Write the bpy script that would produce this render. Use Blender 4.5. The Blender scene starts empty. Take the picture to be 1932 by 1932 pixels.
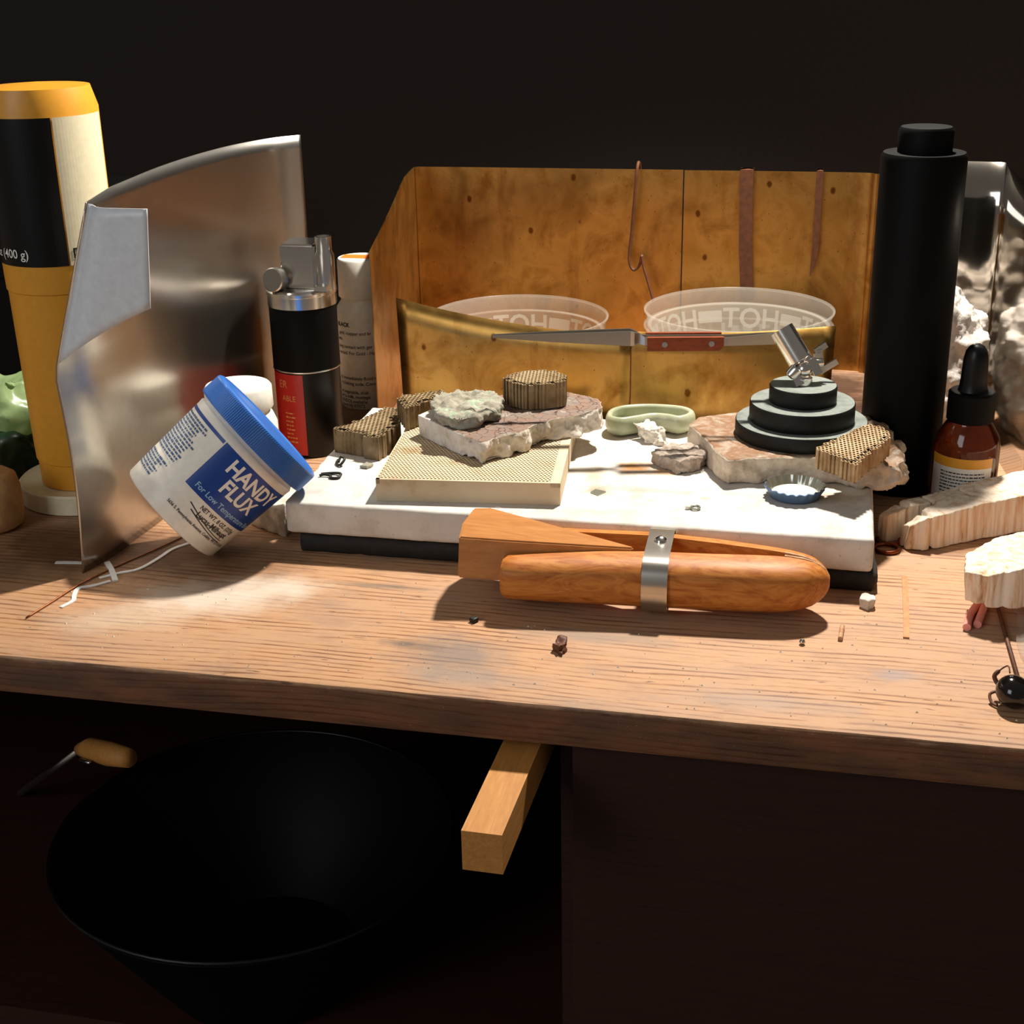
import bpy, bmesh, math, random
from mathutils import Vector, Matrix, noise

# ------------------------------------------------------------------ camera, world, lights, exposure
S = 0.01                                    # everything below is written in centimetres
scn = bpy.context.scene
COL = scn.collection
yaw, pitch, roll = math.atan(.2267), math.radians(21.7), math.radians(1.15)
fwd = Vector((-math.sin(yaw)*math.cos(pitch), math.cos(yaw)*math.cos(pitch), -math.sin(pitch)))
rgt0 = Vector((math.cos(yaw), math.sin(yaw), 0))
up0 = rgt0.cross(fwd)
rgt = rgt0*math.cos(roll) - up0*math.sin(roll)
upv = rgt.cross(fwd)
cam = bpy.data.cameras.new('camera')
cam.sensor_width = 36; cam.lens = 36*2700/1932; cam.clip_start = .01; cam.clip_end = 20
camo = bpy.data.objects.new('camera', cam); COL.objects.link(camo)
camo.matrix_world = Matrix(((rgt.x, upv.x, -fwd.x, 11*S), (rgt.y, upv.y, -fwd.y, -59*S),
                            (rgt.z, upv.z, -fwd.z, 27*S), (0, 0, 0, 1)))
scn.camera = camo

world = bpy.data.worlds.new('world'); scn.world = world; world.use_nodes = True
bg = world.node_tree.nodes['Background']
bg.inputs[0].default_value = (1.0, .91, .81, 1); bg.inputs[1].default_value = .13

lamp = bpy.data.lights.new('bench_lamp', 'SPOT')
lamp.energy = 36; lamp.color = (1.0, .93, .84); lamp.spot_size = math.radians(112); lamp.spot_blend = .25
lamp.shadow_soft_size = .02
lo = bpy.data.objects.new('bench_lamp', lamp); COL.objects.link(lo)
lo.location = (11*S, 29*S, 58*S)
lo.rotation_euler = (Vector((1, -6, 0))-Vector((11, 29, 58))).to_track_quat('-Z', 'Y').to_euler()

fill = bpy.data.lights.new('front_fill', 'AREA')          # soft cool fill added front left to brighten jar, film and slab fronts
fill.energy = 13; fill.color = (.93, .96, 1.0); fill.shape = 'RECTANGLE'; fill.size = .9; fill.size_y = 1.1
fillo = bpy.data.objects.new('front_fill', fill); COL.objects.link(fillo)
fillo.location = (-1.1, -1.9, 1.0)
fillo.rotation_euler = (Vector((-.05, 0, 0))-Vector((-1.1, -1.9, 1.0))).to_track_quat('-Z', 'Y').to_euler()

vs = scn.view_settings
vs.view_transform = 'Standard'; vs.look = 'None'; vs.exposure = 0.0; vs.gamma = 1.0
vs.use_curve_mapping = False

# ------------------------------------------------------------------ helpers
rnd = random.Random(7)
ORG = {}

def lin(c):
    if isinstance(c, str):
        c = tuple(int(c[i:i+2], 16) for i in (0, 2, 4))
    out = []
    for v in c[:3]:
        v /= 255.
        out.append(v/12.92 if v <= .04045 else ((v+.055)/1.055)**2.4)
    return tuple(out)+(1.0,)

def tag(o, label=None, cat=None, group=None, kind=None):
    if label: o['label'] = label
    if cat: o['category'] = cat
    if group: o['group'] = group
    if kind: o['kind'] = kind
    return o

def thing(name, label, cat, loc=(0, 0, 0), group=None, matrix=None):
    o = bpy.data.objects.new(name, None); COL.objects.link(o)
    o.empty_display_size = .01
    if matrix is not None:
        m = matrix.copy(); m.translation = m.translation*S; o.matrix_world = m
        ORG[o] = None
    else:
        o.location = Vector(loc)*S; ORG[o] = Vector(loc)
    return tag(o, label, cat, group)

def mk(name, verts, faces, mat, parent=None, smooth=False, local=False, angle=None):
    org = ORG.get(parent) if parent is not None else None
    off = Vector((0, 0, 0)) if (local or org is None) else org
    me = bpy.data.meshes.new(name)
    me.from_pydata([((v[0]-off.x)*S, (v[1]-off.y)*S, (v[2]-off.z)*S) for v in verts], [], faces)
    me.validate(); me.update()
    bm = bmesh.new(); bm.from_mesh(me)
    bmesh.ops.recalc_face_normals(bm, faces=bm.faces)
    if smooth and angle is not None:
        for e in bm.edges:
            if len(e.link_faces) == 2 and e.calc_face_angle(0) > math.radians(angle): e.smooth = False
    if smooth:
        for f in bm.faces: f.smooth = True
    bm.to_mesh(me); bm.free()
    if isinstance(mat, (list, tuple)):
        for m_ in mat: me.materials.append(m_)
    elif mat: me.materials.append(mat)
    o = bpy.data.objects.new(name, me); COL.objects.link(o)
    if parent is not None:
        o.parent = parent
        ORG[o] = org
    return o

def box(x0, y0, z0, x1, y1, z1):
    v = [(x0,y0,z0),(x1,y0,z0),(x1,y1,z0),(x0,y1,z0),(x0,y0,z1),(x1,y0,z1),(x1,y1,z1),(x0,y1,z1)]
    return v, [(0,3,2,1),(4,5,6,7),(0,1,5,4),(1,2,6,5),(2,3,7,6),(3,0,4,7)]

def join(*parts):
    V, Fc = [], []
    for v, f in parts:
        n = len(V); V += list(v); Fc += [tuple(i+n for i in q) for q in f]
    return V, Fc

def xf(vf, m):
    return [tuple(m @ Vector(p)) for p in vf[0]], vf[1]

def lathe(profile, n=48, c=(0, 0, 0), cap=True):
    V, Fc = [], []
    for r, z in profile:
        for k in range(n):
            a = 2*math.pi*k/n
            V.append((c[0]+r*math.cos(a), c[1]+r*math.sin(a), c[2]+z))
    for i in range(len(profile)-1):
        for k in range(n):
            k2 = (k+1) % n
            Fc.append((i*n+k, i*n+k2, (i+1)*n+k2, (i+1)*n+k))
    if cap:
        if profile[0][0] > 1e-4: Fc.append(tuple(reversed(range(n))))
        if profile[-1][0] > 1e-4: Fc.append(tuple(range((len(profile)-1)*n, len(profile)*n)))
    return V, Fc

def prism(poly, z0, z1, poly1=None):
    n = len(poly); poly1 = poly1 or poly
    V = [(p[0], p[1], z0) for p in poly]+[(p[0], p[1], (p[2] if len(p) > 2 else z1)) for p in poly1]
    Fc = [tuple(reversed(range(n))), tuple(range(n, 2*n))]
    for i in range(n):
        j = (i+1) % n
        Fc.append((i, j, n+j, n+i))
    return V, Fc

def tube(pts, r, n=10, closed=False):
    pts = [Vector(p) for p in pts]; m = len(pts)
    rs = r if isinstance(r, (list, tuple)) else [r]*m
    V, Fc = [], []
    prev = None
    for i, p in enumerate(pts):
        a = pts[(i+1) % m] if (i < m-1 or closed) else p
        b = pts[i-1] if (i > 0 or closed) else p
        t = (a-b).normalized()
        if prev is None:
            s = t.cross(Vector((0, 0, 1)))
            if s.length < 1e-3: s = t.cross(Vector((0, 1, 0)))
        else:
            s = prev - t*prev.dot(t)
        s.normalize(); prev = s
        q = t.cross(s)
        for k in range(n):
            an = 2*math.pi*k/n
            V.append(tuple(p+(s*math.cos(an)+q*math.sin(an))*rs[i]))
    L = m if closed else m-1
    for i in range(L):
        i2 = (i+1) % m
        for k in range(n):
            k2 = (k+1) % n
            Fc.append((i*n+k, i*n+k2, i2*n+k2, i2*n+k))
    if not closed:
        Fc.append(tuple(reversed(range(n)))); Fc.append(tuple(range((m-1)*n, m*n)))
    return V, Fc

def ribbon(pts, w, t, up=(0, 0, 1)):
    """flat strip following pts; w = width across, t = thickness along up"""
    pts = [Vector(p) for p in pts]; u = Vector(up).normalized(); m = len(pts)
    ws = w if isinstance(w, (list, tuple)) else [w]*m
    V, Fc = [], []
    for i, p in enumerate(pts):
        d = (pts[min(i+1, m-1)]-pts[max(i-1, 0)]).normalized()
        s = d.cross(u).normalized()
        for a, b in ((-1, 0), (1, 0), (1, 1), (-1, 1)):
            V.append(tuple(p+s*a*ws[i]/2+u*b*t))
    for i in range(m-1):
        for k in range(4):
            k2 = (k+1) % 4
            Fc.append((i*4+k, i*4+k2, i*4+4+k2, i*4+4+k))
    Fc.append((3, 2, 1, 0)); Fc.append(((m-1)*4, (m-1)*4+1, (m-1)*4+2, (m-1)*4+3))
    return V, Fc

def catmull(pts, per=6, closed=False):
    P = [Vector(p) for p in pts]; n = len(P); out = []
    rng = range(n if closed else n-1)
    for i in rng:
        if closed: a, b, c, d = P[i-1], P[i], P[(i+1) % n], P[(i+2) % n]
        else: a, b, c, d = P[max(i-1, 0)], P[i], P[i+1], P[min(i+2, n-1)]
        for k in range(per):
            t = k/per
            out.append(.5*((2*b)+(c-a)*t+(2*a-5*b+4*c-d)*t*t+(3*b-a-3*c+d)*t**3))
    if not closed: out.append(P[-1])
    return out

def sheet(rows, thick, normal_sign=1):
    """rows: grid [i][j] of points -> thin solid"""
    R, Cn = len(rows), len(rows[0])
    P = [[Vector(p) for p in r] for r in rows]
    V = []
    nor = [[None]*Cn for _ in range(R)]
    for i in range(R):
        for j in range(Cn):
            du = P[min(i+1, R-1)][j]-P[max(i-1, 0)][j]; dv = P[i][min(j+1, Cn-1)]-P[i][max(j-1, 0)]
            nor[i][j] = du.cross(dv).normalized()*normal_sign
    for i in range(R):
        for j in range(Cn): V.append(tuple(P[i][j]))
    for i in range(R):
        for j in range(Cn): V.append(tuple(P[i][j]+nor[i][j]*thick))
    N = R*Cn; Fc = []
    for i in range(R-1):
        for j in range(Cn-1):
            a, b, c, d = i*Cn+j, i*Cn+j+1, (i+1)*Cn+j+1, (i+1)*Cn+j
            Fc.append((a, b, c, d)); Fc.append((N+d, N+c, N+b, N+a))
    for j in range(Cn-1):
        Fc.append((j, N+j, N+j+1, j+1)); k = (R-1)*Cn+j
        Fc.append((k, k+1, N+k+1, N+k))
    for i in range(R-1):
        a = i*Cn; Fc.append((a, a+Cn, N+a+Cn, N+a)); b = a+Cn-1
        Fc.append((b, N+b, N+b+Cn, b+Cn))
    return V, Fc

def voxel(vf, size):
    me = bpy.data.meshes.new('tmp'); me.from_pydata([tuple(v) for v in vf[0]], [], vf[1]); me.update()
    bm = bmesh.new(); bm.from_mesh(me)
    bmesh.ops.triangulate(bm, faces=[f for f in bm.faces if len(f.verts) > 4])
    bmesh.ops.recalc_face_normals(bm, faces=bm.faces); bm.to_mesh(me); bm.free()
    o = bpy.data.objects.new('tmp', me); COL.objects.link(o)
    md = o.modifiers.new('r', 'REMESH'); md.mode = 'VOXEL'; md.voxel_size = size
    dg = bpy.context.evaluated_depsgraph_get(); dg.update()
    e = o.evaluated_get(dg); m2 = e.to_mesh()
    V = [v.co.copy() for v in m2.vertices]; Nn = [v.normal.copy() for v in m2.vertices]
    Fc = [tuple(p.vertices) for p in m2.polygons]
    e.to_mesh_clear(); bpy.data.objects.remove(o); bpy.data.meshes.remove(me)
    return V, Nn, Fc

def fbm(p, sc, oc=4):
    t, a, s = 0, 1, 0
    for k in range(oc):
        t += a*noise.noise(p*sc); s += a; a *= .5; sc *= 2.1
    return t/s

def rock(vf, size, amp, sc, seed, zfloor=None, crack=0., csc=1., smooth_it=1, oc=4, keep=None):
    V, Nn, Fc = voxel(vf, size)
    if smooth_it:
        nb = [[] for _ in V]
        for f in Fc:
            for a, b in zip(f, f[1:]+f[:1]): nb[a].append(b); nb[b].append(a)
        for _ in range(smooth_it):
            V = [V[i]*.5+sum((V[j] for j in nb[i]), Vector())/len(nb[i])*.5 if nb[i] else V[i] for i in range(len(V))]
    o = Vector((seed*3.7, seed*1.3, seed*7.1)); out = []
    for v, n in zip(V, Nn):
        d = amp*fbm(v+o, sc, oc)*1.6
        w = 1.
        if keep: w = keep(v, n)
        if crack:
            ds = noise.voronoi((v+o)*csc)[0]
            g = ds[1]-ds[0]
            if g < .12: d -= crack*(1-g/.12)
        q = v+n*d*w
        if zfloor is not None and q.z < zfloor+.02: q.z = zfloor if v.z < zfloor+.12 else max(q.z, zfloor)
        out.append(q)
    return out, Fc

def textmesh(s, size, bold=0., align='LEFT', spacing=1.):
    cu = bpy.data.curves.new('t', 'FONT'); cu.body = s; cu.size = size; cu.offset = bold
    cu.align_x = align; cu.space_character = spacing; cu.resolution_u = 3
    o = bpy.data.objects.new('t', cu); COL.objects.link(o)
    dg = bpy.context.evaluated_depsgraph_get(); dg.update()
    m2 = bpy.data.meshes.new_from_object(o.evaluated_get(dg))
    bm = bmesh.new(); bm.from_mesh(m2)
    bmesh.ops.triangulate(bm, faces=bm.faces)
    for _ in range(2):
        es = [e for e in bm.edges if e.calc_length() > size*.22]
        if es: bmesh.ops.subdivide_edges(bm, edges=es, cuts=1)
    bmesh.ops.triangulate(bm, faces=bm.faces)
    V = [v.co.copy() for v in bm.verts]; Fc = [tuple(v.index for v in f.verts) for f in bm.faces]
    bm.verts.index_update()
    Fc = [tuple(v.index for v in f.verts) for f in bm.faces]
    bm.free(); bpy.data.objects.remove(o); bpy.data.curves.remove(cu); bpy.data.meshes.remove(m2)
    return [tuple(v) for v in V], Fc

def on_cyl(vf, R, phi0, z0, lift=.012, sx=1., maxphi=None, minphi=None):
    """flat (x right, y up) shape wrapped on a turned body; R may be a function of z. phi0 in degrees"""
    V = []
    for v in vf[0]:
        z = z0+v[1]; r = (R(z) if callable(R) else R)
        ph = math.radians(phi0)+sx*v[0]/r
        V.append((ph, z, r))
    Fc = vf[1]
    if maxphi is not None or minphi is not None:
        hi = math.radians(maxphi) if maxphi is not None else 99; lo_ = math.radians(minphi) if minphi is not None else -99
        Fc = [f for f in Fc if all(lo_ <= V[i][0] <= hi for i in f)]
    return [((r+lift)*math.cos(p), (r+lift)*math.sin(p), z) for p, z, r in V], Fc

def flatrect(w, h, nx=8, x0=0., y0=0.):
    V = [(x0+w*i/nx, y0+h*j) for j in (0, 1) for i in range(nx+1)]
    return [(a, b, 0) for a, b in V], [(i, i+1, nx+2+i, nx+1+i) for i in range(nx)]

def wordrows(rows, width, dy, h, seed, ragged=.25):
    """illegible small print: rows of short word-sized strips"""
    rr = random.Random(seed); parts = []
    for k in range(rows):
        x = 0; lim = width*(1-rr.random()*ragged)
        while x < lim:
            w = rr.uniform(.6, 2.2)*h*1.4; w = min(w, lim-x)
            if w > .02: parts.append(flatrect(w, h*rr.uniform(.75, 1.), 2, x, -k*dy))
            x += w+h*.5
    return join(*parts)

# ------------------------------------------------------------------ materials
def newmat(name, rough=.5, metal=0., spec=.5):
    m = bpy.data.materials.new(name); m.use_nodes = True
    nt = m.node_tree; b = nt.nodes['Principled BSDF']
    b.inputs['Roughness'].default_value = rough; b.inputs['Metallic'].default_value = metal
    b.inputs['Specular IOR Level'].default_value = spec
    return m, nt, b

def nd(nt, t, ins=None, **props):
    n = nt.nodes.new(t)
    for k, v in props.items(): setattr(n, k, v)
    for k, v in (ins or {}).items():
        if hasattr(v, 'is_linked') or hasattr(v, 'node'): nt.links.new(v, n.inputs[k])
        else: n.inputs[k].default_value = v
    return n

def coords(nt, stretch=(1, 1, 1), rot=(0, 0, 0), loc=(0, 0, 0)):
    tc = nd(nt, 'ShaderNodeTexCoord')
    mp = nd(nt, 'ShaderNodeMapping', {'Vector': tc.outputs['Object']})
    mp.inputs['Scale'].default_value = tuple(100*s for s in stretch)
    mp.inputs['Rotation'].default_value = rot; mp.inputs['Location'].default_value = loc
    return mp.outputs[0]

def ramp(nt, fac, stops):
    r = nd(nt, 'ShaderNodeValToRGB', {'Fac': fac}); e = r.color_ramp.elements
    while len(e) < len(stops): e.new(.5)
    for el, (p, c) in zip(e, stops):
        el.position = p; el.color = lin(c) if not isinstance(c, float) else (c, c, c, 1)
    return r.outputs[0]

def noise_n(nt, vec, scale, detail=4., rough=.55, dist=0.):
    return nd(nt, 'ShaderNodeTexNoise', {'Vector': vec, 'Scale': scale, 'Detail': detail, 'Roughness': rough, 'Distortion': dist}).outputs['Fac']

def mixc(nt, fac, a, b, blend='MIX'):
    n = nd(nt, 'ShaderNodeMix', data_type='RGBA', blend_type=blend)
    for s, v in ((0, fac), (6, a), (7, b)):
        if hasattr(v, 'node'): nt.links.new(v, n.inputs[s])
        else: n.inputs[s].default_value = v
    return n.outputs[2]

def bump(nt, b, h, strength, dist=.1):
    bn = nd(nt, 'ShaderNodeBump', {'Height': h, 'Strength': strength, 'Distance': dist*S})
    nt.links.new(bn.outputs[0], b.inputs['Normal'])

def math_n(nt, op, a, b=None):
    n = nd(nt, 'ShaderNodeMath', operation=op)
    for i, v in enumerate((a, b)):
        if v is None: continue
        if hasattr(v, 'node'): nt.links.new(v, n.inputs[i])
        else: n.inputs[i].default_value = v
    return n.outputs[0]

def plain(name, c, rough=.5, metal=0., spec=.5, **kw):
    m, nt, b = newmat(name, rough, metal, spec)
    v = coords(nt); f = noise_n(nt, v, kw.get('scale', 3.), 4)
    d = kw.get('var', .06)
    c = lin(c)[:3]
    r = nd(nt, 'ShaderNodeValToRGB', {'Fac': f}); e = r.color_ramp.elements
    e[0].position = .3; e[0].color = tuple(x*(1-d) for x in c)+(1,)
    e[1].position = .7; e[1].color = tuple(min(1, x*(1+d)) for x in c)+(1,)
    nt.links.new(r.outputs[0], b.inputs['Base Color'])
    if kw.get('bump'): bump(nt, b, noise_n(nt, v, kw.get('bscale', 8.), 5), kw['bump'], kw.get('bdist', .05))
    if kw.get('trans'): b.inputs['Transmission Weight'].default_value = kw['trans']
    if kw.get('coat'): b.inputs['Coat Weight'].default_value = kw['coat']
    if kw.get('sss'):
        b.inputs['Subsurface Weight'].default_value = kw['sss']; b.inputs['Subsurface Radius'].default_value = (.003, .002, .0015)
    return m

def mottled(name, stops, scale=1., rough=.8, bmp=.3, bscale=4., bdist=.08, stretch=(1, 1, 1), detail=6, spec=.3, metal=0, dist=0., cracks=None):
    m, nt, b = newmat(name, rough, metal, spec)
    v = coords(nt, stretch)
    f = noise_n(nt, v, scale, detail, .6, dist)
    col = ramp(nt, f, stops)
    h = noise_n(nt, coords(nt), bscale, 7, .65)
    if cracks:
        vo = nd(nt, 'ShaderNodeTexVoronoi', {'Vector': mixc(nt, .12, coords(nt), nd(nt, 'ShaderNodeTexNoise', {'Vector': coords(nt), 'Scale': 2.}).outputs['Color'], 'ADD'), 'Scale': cracks[0]}, feature='DISTANCE_TO_EDGE').outputs['Distance']
        k = ramp(nt, vo, [(0, 0.), (cracks[1], 1.)])
        col = mixc(nt, k, lin(cracks[2]), col)
        h = math_n(nt, 'ADD', h, math_n(nt, 'MULTIPLY', k, 1.2))
    nt.links.new(col, b.inputs['Base Color'])
    if bmp: bump(nt, b, h, bmp, bdist)
    return m

def wood(name, stops, scale=(.12, 2.2, 2.2), rough=.5, bmp=.15, rings=3., spec=.4, dist=1.5, coat=0., rot=(0, 0, 0)):
    m, nt, b = newmat(name, rough, 0, spec)
    v = coords(nt, scale, rot)
    w = noise_n(nt, v, rings, 5, .6, dist)
    fine = noise_n(nt, coords(nt, (scale[0]*1.5, scale[1]*6, scale[2]*6), rot), rings, 3)
    f = math_n(nt, 'ADD', math_n(nt, 'MULTIPLY', w, .75), math_n(nt, 'MULTIPLY', fine, .25))
    nt.links.new(ramp(nt, f, stops), b.inputs['Base Color'])
    if bmp: bump(nt, b, f, bmp, .06)
    if coat: b.inputs['Coat Weight'].default_value = coat; b.inputs['Coat Roughness'].default_value = .2
    return m

def seethrough(name, c, opacity=.35, rough=.3, streak=0.):
    """thin milky plastic: part transparent, part lit surface"""
    m, nt, b = newmat(name, rough, 0, .5)
    b.inputs['Base Color'].default_value = lin(c)
    tr = nd(nt, 'ShaderNodeBsdfTransparent'); tl = nd(nt, 'ShaderNodeBsdfTranslucent', {'Color': lin(c)})
    m1 = nd(nt, 'ShaderNodeMixShader', {0: .35, 1: b.outputs[0], 2: tl.outputs[0]})
    fac = opacity
    if streak:
        fac = math_n(nt, 'ADD', opacity-streak/2, math_n(nt, 'MULTIPLY', noise_n(nt, coords(nt, (1, 1, .5)), 1.2, 5), streak))
    m2 = nd(nt, 'ShaderNodeMixShader', {0: fac, 1: tr.outputs[0], 2: m1.outputs[0]})
    nt.links.new(m2.outputs[0], nt.nodes['Material Output'].inputs[0])
    return m

# bench top: soft-grain pine, combed by wear, with dust and grey stains of its own shape
def bench_mat():
    m, nt, b = newmat('bench_pine', .62, 0, .35)
    v = coords(nt)
    warp = noise_n(nt, coords(nt, (.03, .10, .10)), 1., 2)
    wob = noise_n(nt, coords(nt, (.35, 1.6, 1.6)), 1., 3)
    tc = nd(nt, 'ShaderNodeTexCoord')
    sep = nd(nt, 'ShaderNodeSeparateXYZ', {0: tc.outputs['Object']})
    yy = math_n(nt, 'ADD', math_n(nt, 'ADD', math_n(nt, 'MULTIPLY', sep.outputs[1], 100.), math_n(nt, 'MULTIPLY', warp, 3.0)), math_n(nt, 'MULTIPLY', wob, .22))
    zz = math_n(nt, 'MULTIPLY', sep.outputs[2], 140.)
    yz = math_n(nt, 'ADD', yy, zz)
    line = nd(nt, 'ShaderNodeMath', operation='SINE'); nt.links.new(math_n(nt, 'MULTIPLY', yz, 16.), line.inputs[0])
    l01 = math_n(nt, 'ADD', math_n(nt, 'MULTIPLY', line.outputs[0], .5), .5)
    l01 = math_n(nt, 'POWER', l01, 3.2)
    lmod = ramp(nt, noise_n(nt, coords(nt, (.16, .9, .9)), 1., 5, .65), [(.36, .0), (.66, 1.)])
    brk = noise_n(nt, coords(nt, (.3, 3.0, 3.0)), 1.3, 6, .7)
    g = math_n(nt, 'ADD', math_n(nt, 'MULTIPLY', math_n(nt, 'MULTIPLY', l01, lmod), .42), math_n(nt, 'MULTIPLY', brk, .66))
    col = ramp(nt, g, [(.18, 'ba8c62'), (.34, 'c0946e'), (.46, 'b0825a'), (.6, '8a5a36'), (.85, '54301a')])
    gm = noise_n(nt, coords(nt, (.5, .9, .9)), .55, 8, .72)
    col = mixc(nt, ramp(nt, gm, [(.5, 0.), (.72, .6)]), col, lin('8a7262'))
    # broad tone
    br = noise_n(nt, coords(nt, (.07, .16, .16)), 1., 4, .6)
    col = mixc(nt, math_n(nt, 'MULTIPLY', ramp(nt, br, [(.42, 0.), (.68, 1.)]), .45), col, lin('a98f7c'))
    # small dark nicks along the grain
    nk = noise_n(nt, coords(nt, (.7, 3.2, 3.2)), 1.3, 3, .5)
    col = mixc(nt, ramp(nt, nk, [(.67, 0.), (.74, .75)]), col, lin('4c2a14'))
    def blob(cx, cy, rx, ry, c, amt, nsc=.5, ang=0.):
        nonlocal col
        mp = nd(nt, 'ShaderNodeMapping', {'Vector': tc.outputs['Object']}, vector_type='TEXTURE')
        mp.inputs['Location'].default_value = (cx*S, cy*S, 0); mp.inputs['Scale'].default_value = (rx*S, ry*S, 50*S)
        mp.inputs['Rotation'].default_value = (0, 0, ang)
        ln = nd(nt, 'ShaderNodeVectorMath', {0: mp.outputs[0]}, operation='LENGTH').outputs['Value']
        d = math_n(nt, 'ADD', ln, math_n(nt, 'MULTIPLY', math_n(nt, 'SUBTRACT', noise_n(nt, v, nsc, 5, .65), .5), 1.3))
        k = ramp(nt, d, [(.25, amt), (1.0, 0.)])
        col = mixc(nt, k, col, lin(c))
    blob(-15.0, -5.2, 4.6, 2.4, 'd9cdbd', .75, .5, .25)      # powder
    blob(-12.6, -3.6, 3.0, 1.6, 'd9cdbd', .6, .6)
    blob(-18.0, -8.0, 4.0, 1.6, 'cdbba5', .45, .6, .2)
    blob(-3.0, -8.6, 3.0, 2.2, '77706a', .7, .5)             # grey graphite smear
    blob(-5.2, -8.1, 1.6, .55, '4f4a48', .7, .8)
    blob(-2.2, -10.4, 3.4, 1.1, '8a8078', .6, .5)
    blob(2.5, -6.0, 5.0, .8, '85796c', .6, .6)
    blob(9.5, -10.3, 4.5, 1.2, '9a8d84', .45, .5)
    blob(14.6, -7.2, 1.0, .7, '8e8588', .5, .9)
    blob(-8.0, -2.7, 3.2, .35, '76685a', .7, .8)
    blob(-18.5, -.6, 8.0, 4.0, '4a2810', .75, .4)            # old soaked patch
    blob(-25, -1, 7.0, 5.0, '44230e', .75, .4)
    blob(13.0, 25, 6, 7, '2e180a', .9, .3)  # shade between the two shields, painted into the bench colour
    blob(12.0, 32, 6, 7, '2e180a', .9, .3)  # same painted shade, carried further back
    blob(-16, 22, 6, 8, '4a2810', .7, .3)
    blob(22, 8, 5, 4, '6a4a34', .5, .4)
    # darker red-brown mixed in below the top surface, along the front edge
    edge = ramp(nt, math_n(nt, 'ADD', math_n(nt, 'MULTIPLY', sep.outputs[2], -100.), math_n(nt, 'MULTIPLY', noise_n(nt, v, .7, 5, .65), .35)), [(.28, 0.), (.42, .85)])
    col = mixc(nt, edge, col, mixc(nt, ramp(nt, noise_n(nt, coords(nt, (.25, 1., 1.)), .9, 6, .65), [(.4, 0.), (.65, 1.)]), lin('3c1808'), lin('743c1a')))
    gr = noise_n(nt, v, 14., 3, .7)
    col = mixc(nt, ramp(nt, gr, [(.68, 0.), (.76, .6)]), col, lin('efe2d0'))
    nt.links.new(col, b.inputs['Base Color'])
    h = math_n(nt, 'ADD', math_n(nt, 'MULTIPLY', g, -1.0), math_n(nt, 'MULTIPLY', gr, .25))
    bump(nt, b, h, .55, .05)
    return m

def brass_mat():
    m, nt, b = newmat('brass', .3, 1.0, .5)
    f = noise_n(nt, coords(nt, (1, 1, 1)), .35, 6, .6, .4)
    col = ramp(nt, f, [(.3, '8f6226'), (.5, 'bd9250'), (.72, 'aa8240')])
    sp = nd(nt, 'ShaderNodeTexVoronoi', {'Vector': coords(nt, (1, 1, .7)), 'Scale': .55, 'Randomness': 1.})
    big = noise_n(nt, coords(nt), 1.6, 3)
    k = ramp(nt, math_n(nt, 'ADD', sp.outputs['Distance'], math_n(nt, 'MULTIPLY', big, .12)), [(.12, .85), (.17, 0.)])
    col = mixc(nt, k, col, lin('5a2d0a'))
    sp2 = nd(nt, 'ShaderNodeTexVoronoi', {'Vector': coords(nt), 'Scale': 1.9, 'Randomness': 1.})
    col = mixc(nt, ramp(nt, sp2.outputs['Distance'], [(.06, .7), (.09, 0.)]), col, lin('6b380e'))
    st = noise_n(nt, coords(nt, (.5, .5, .12)), 1.2, 5, .65)
    col = mixc(nt, ramp(nt, st, [(.55, 0.), (.75, .55)]), col, lin('7c4410'))
    lowf = noise_n(nt, coords(nt, (.6, .6, .6)), .22, 5, .6, .6)
    col = mixc(nt, ramp(nt, lowf, [(.5, 0.), (.68, .6)]), col, lin('5e3510'))
    nt.links.new(col, b.inputs['Base Color'])
    nt.links.new(ramp(nt, f, [(.3, .46), (.7, .30)]), b.inputs['Roughness'])
    bump(nt, b, noise_n(nt, coords(nt, (.3, .3, 1.4)), 3., 4), .06, .04)
    return m

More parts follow.
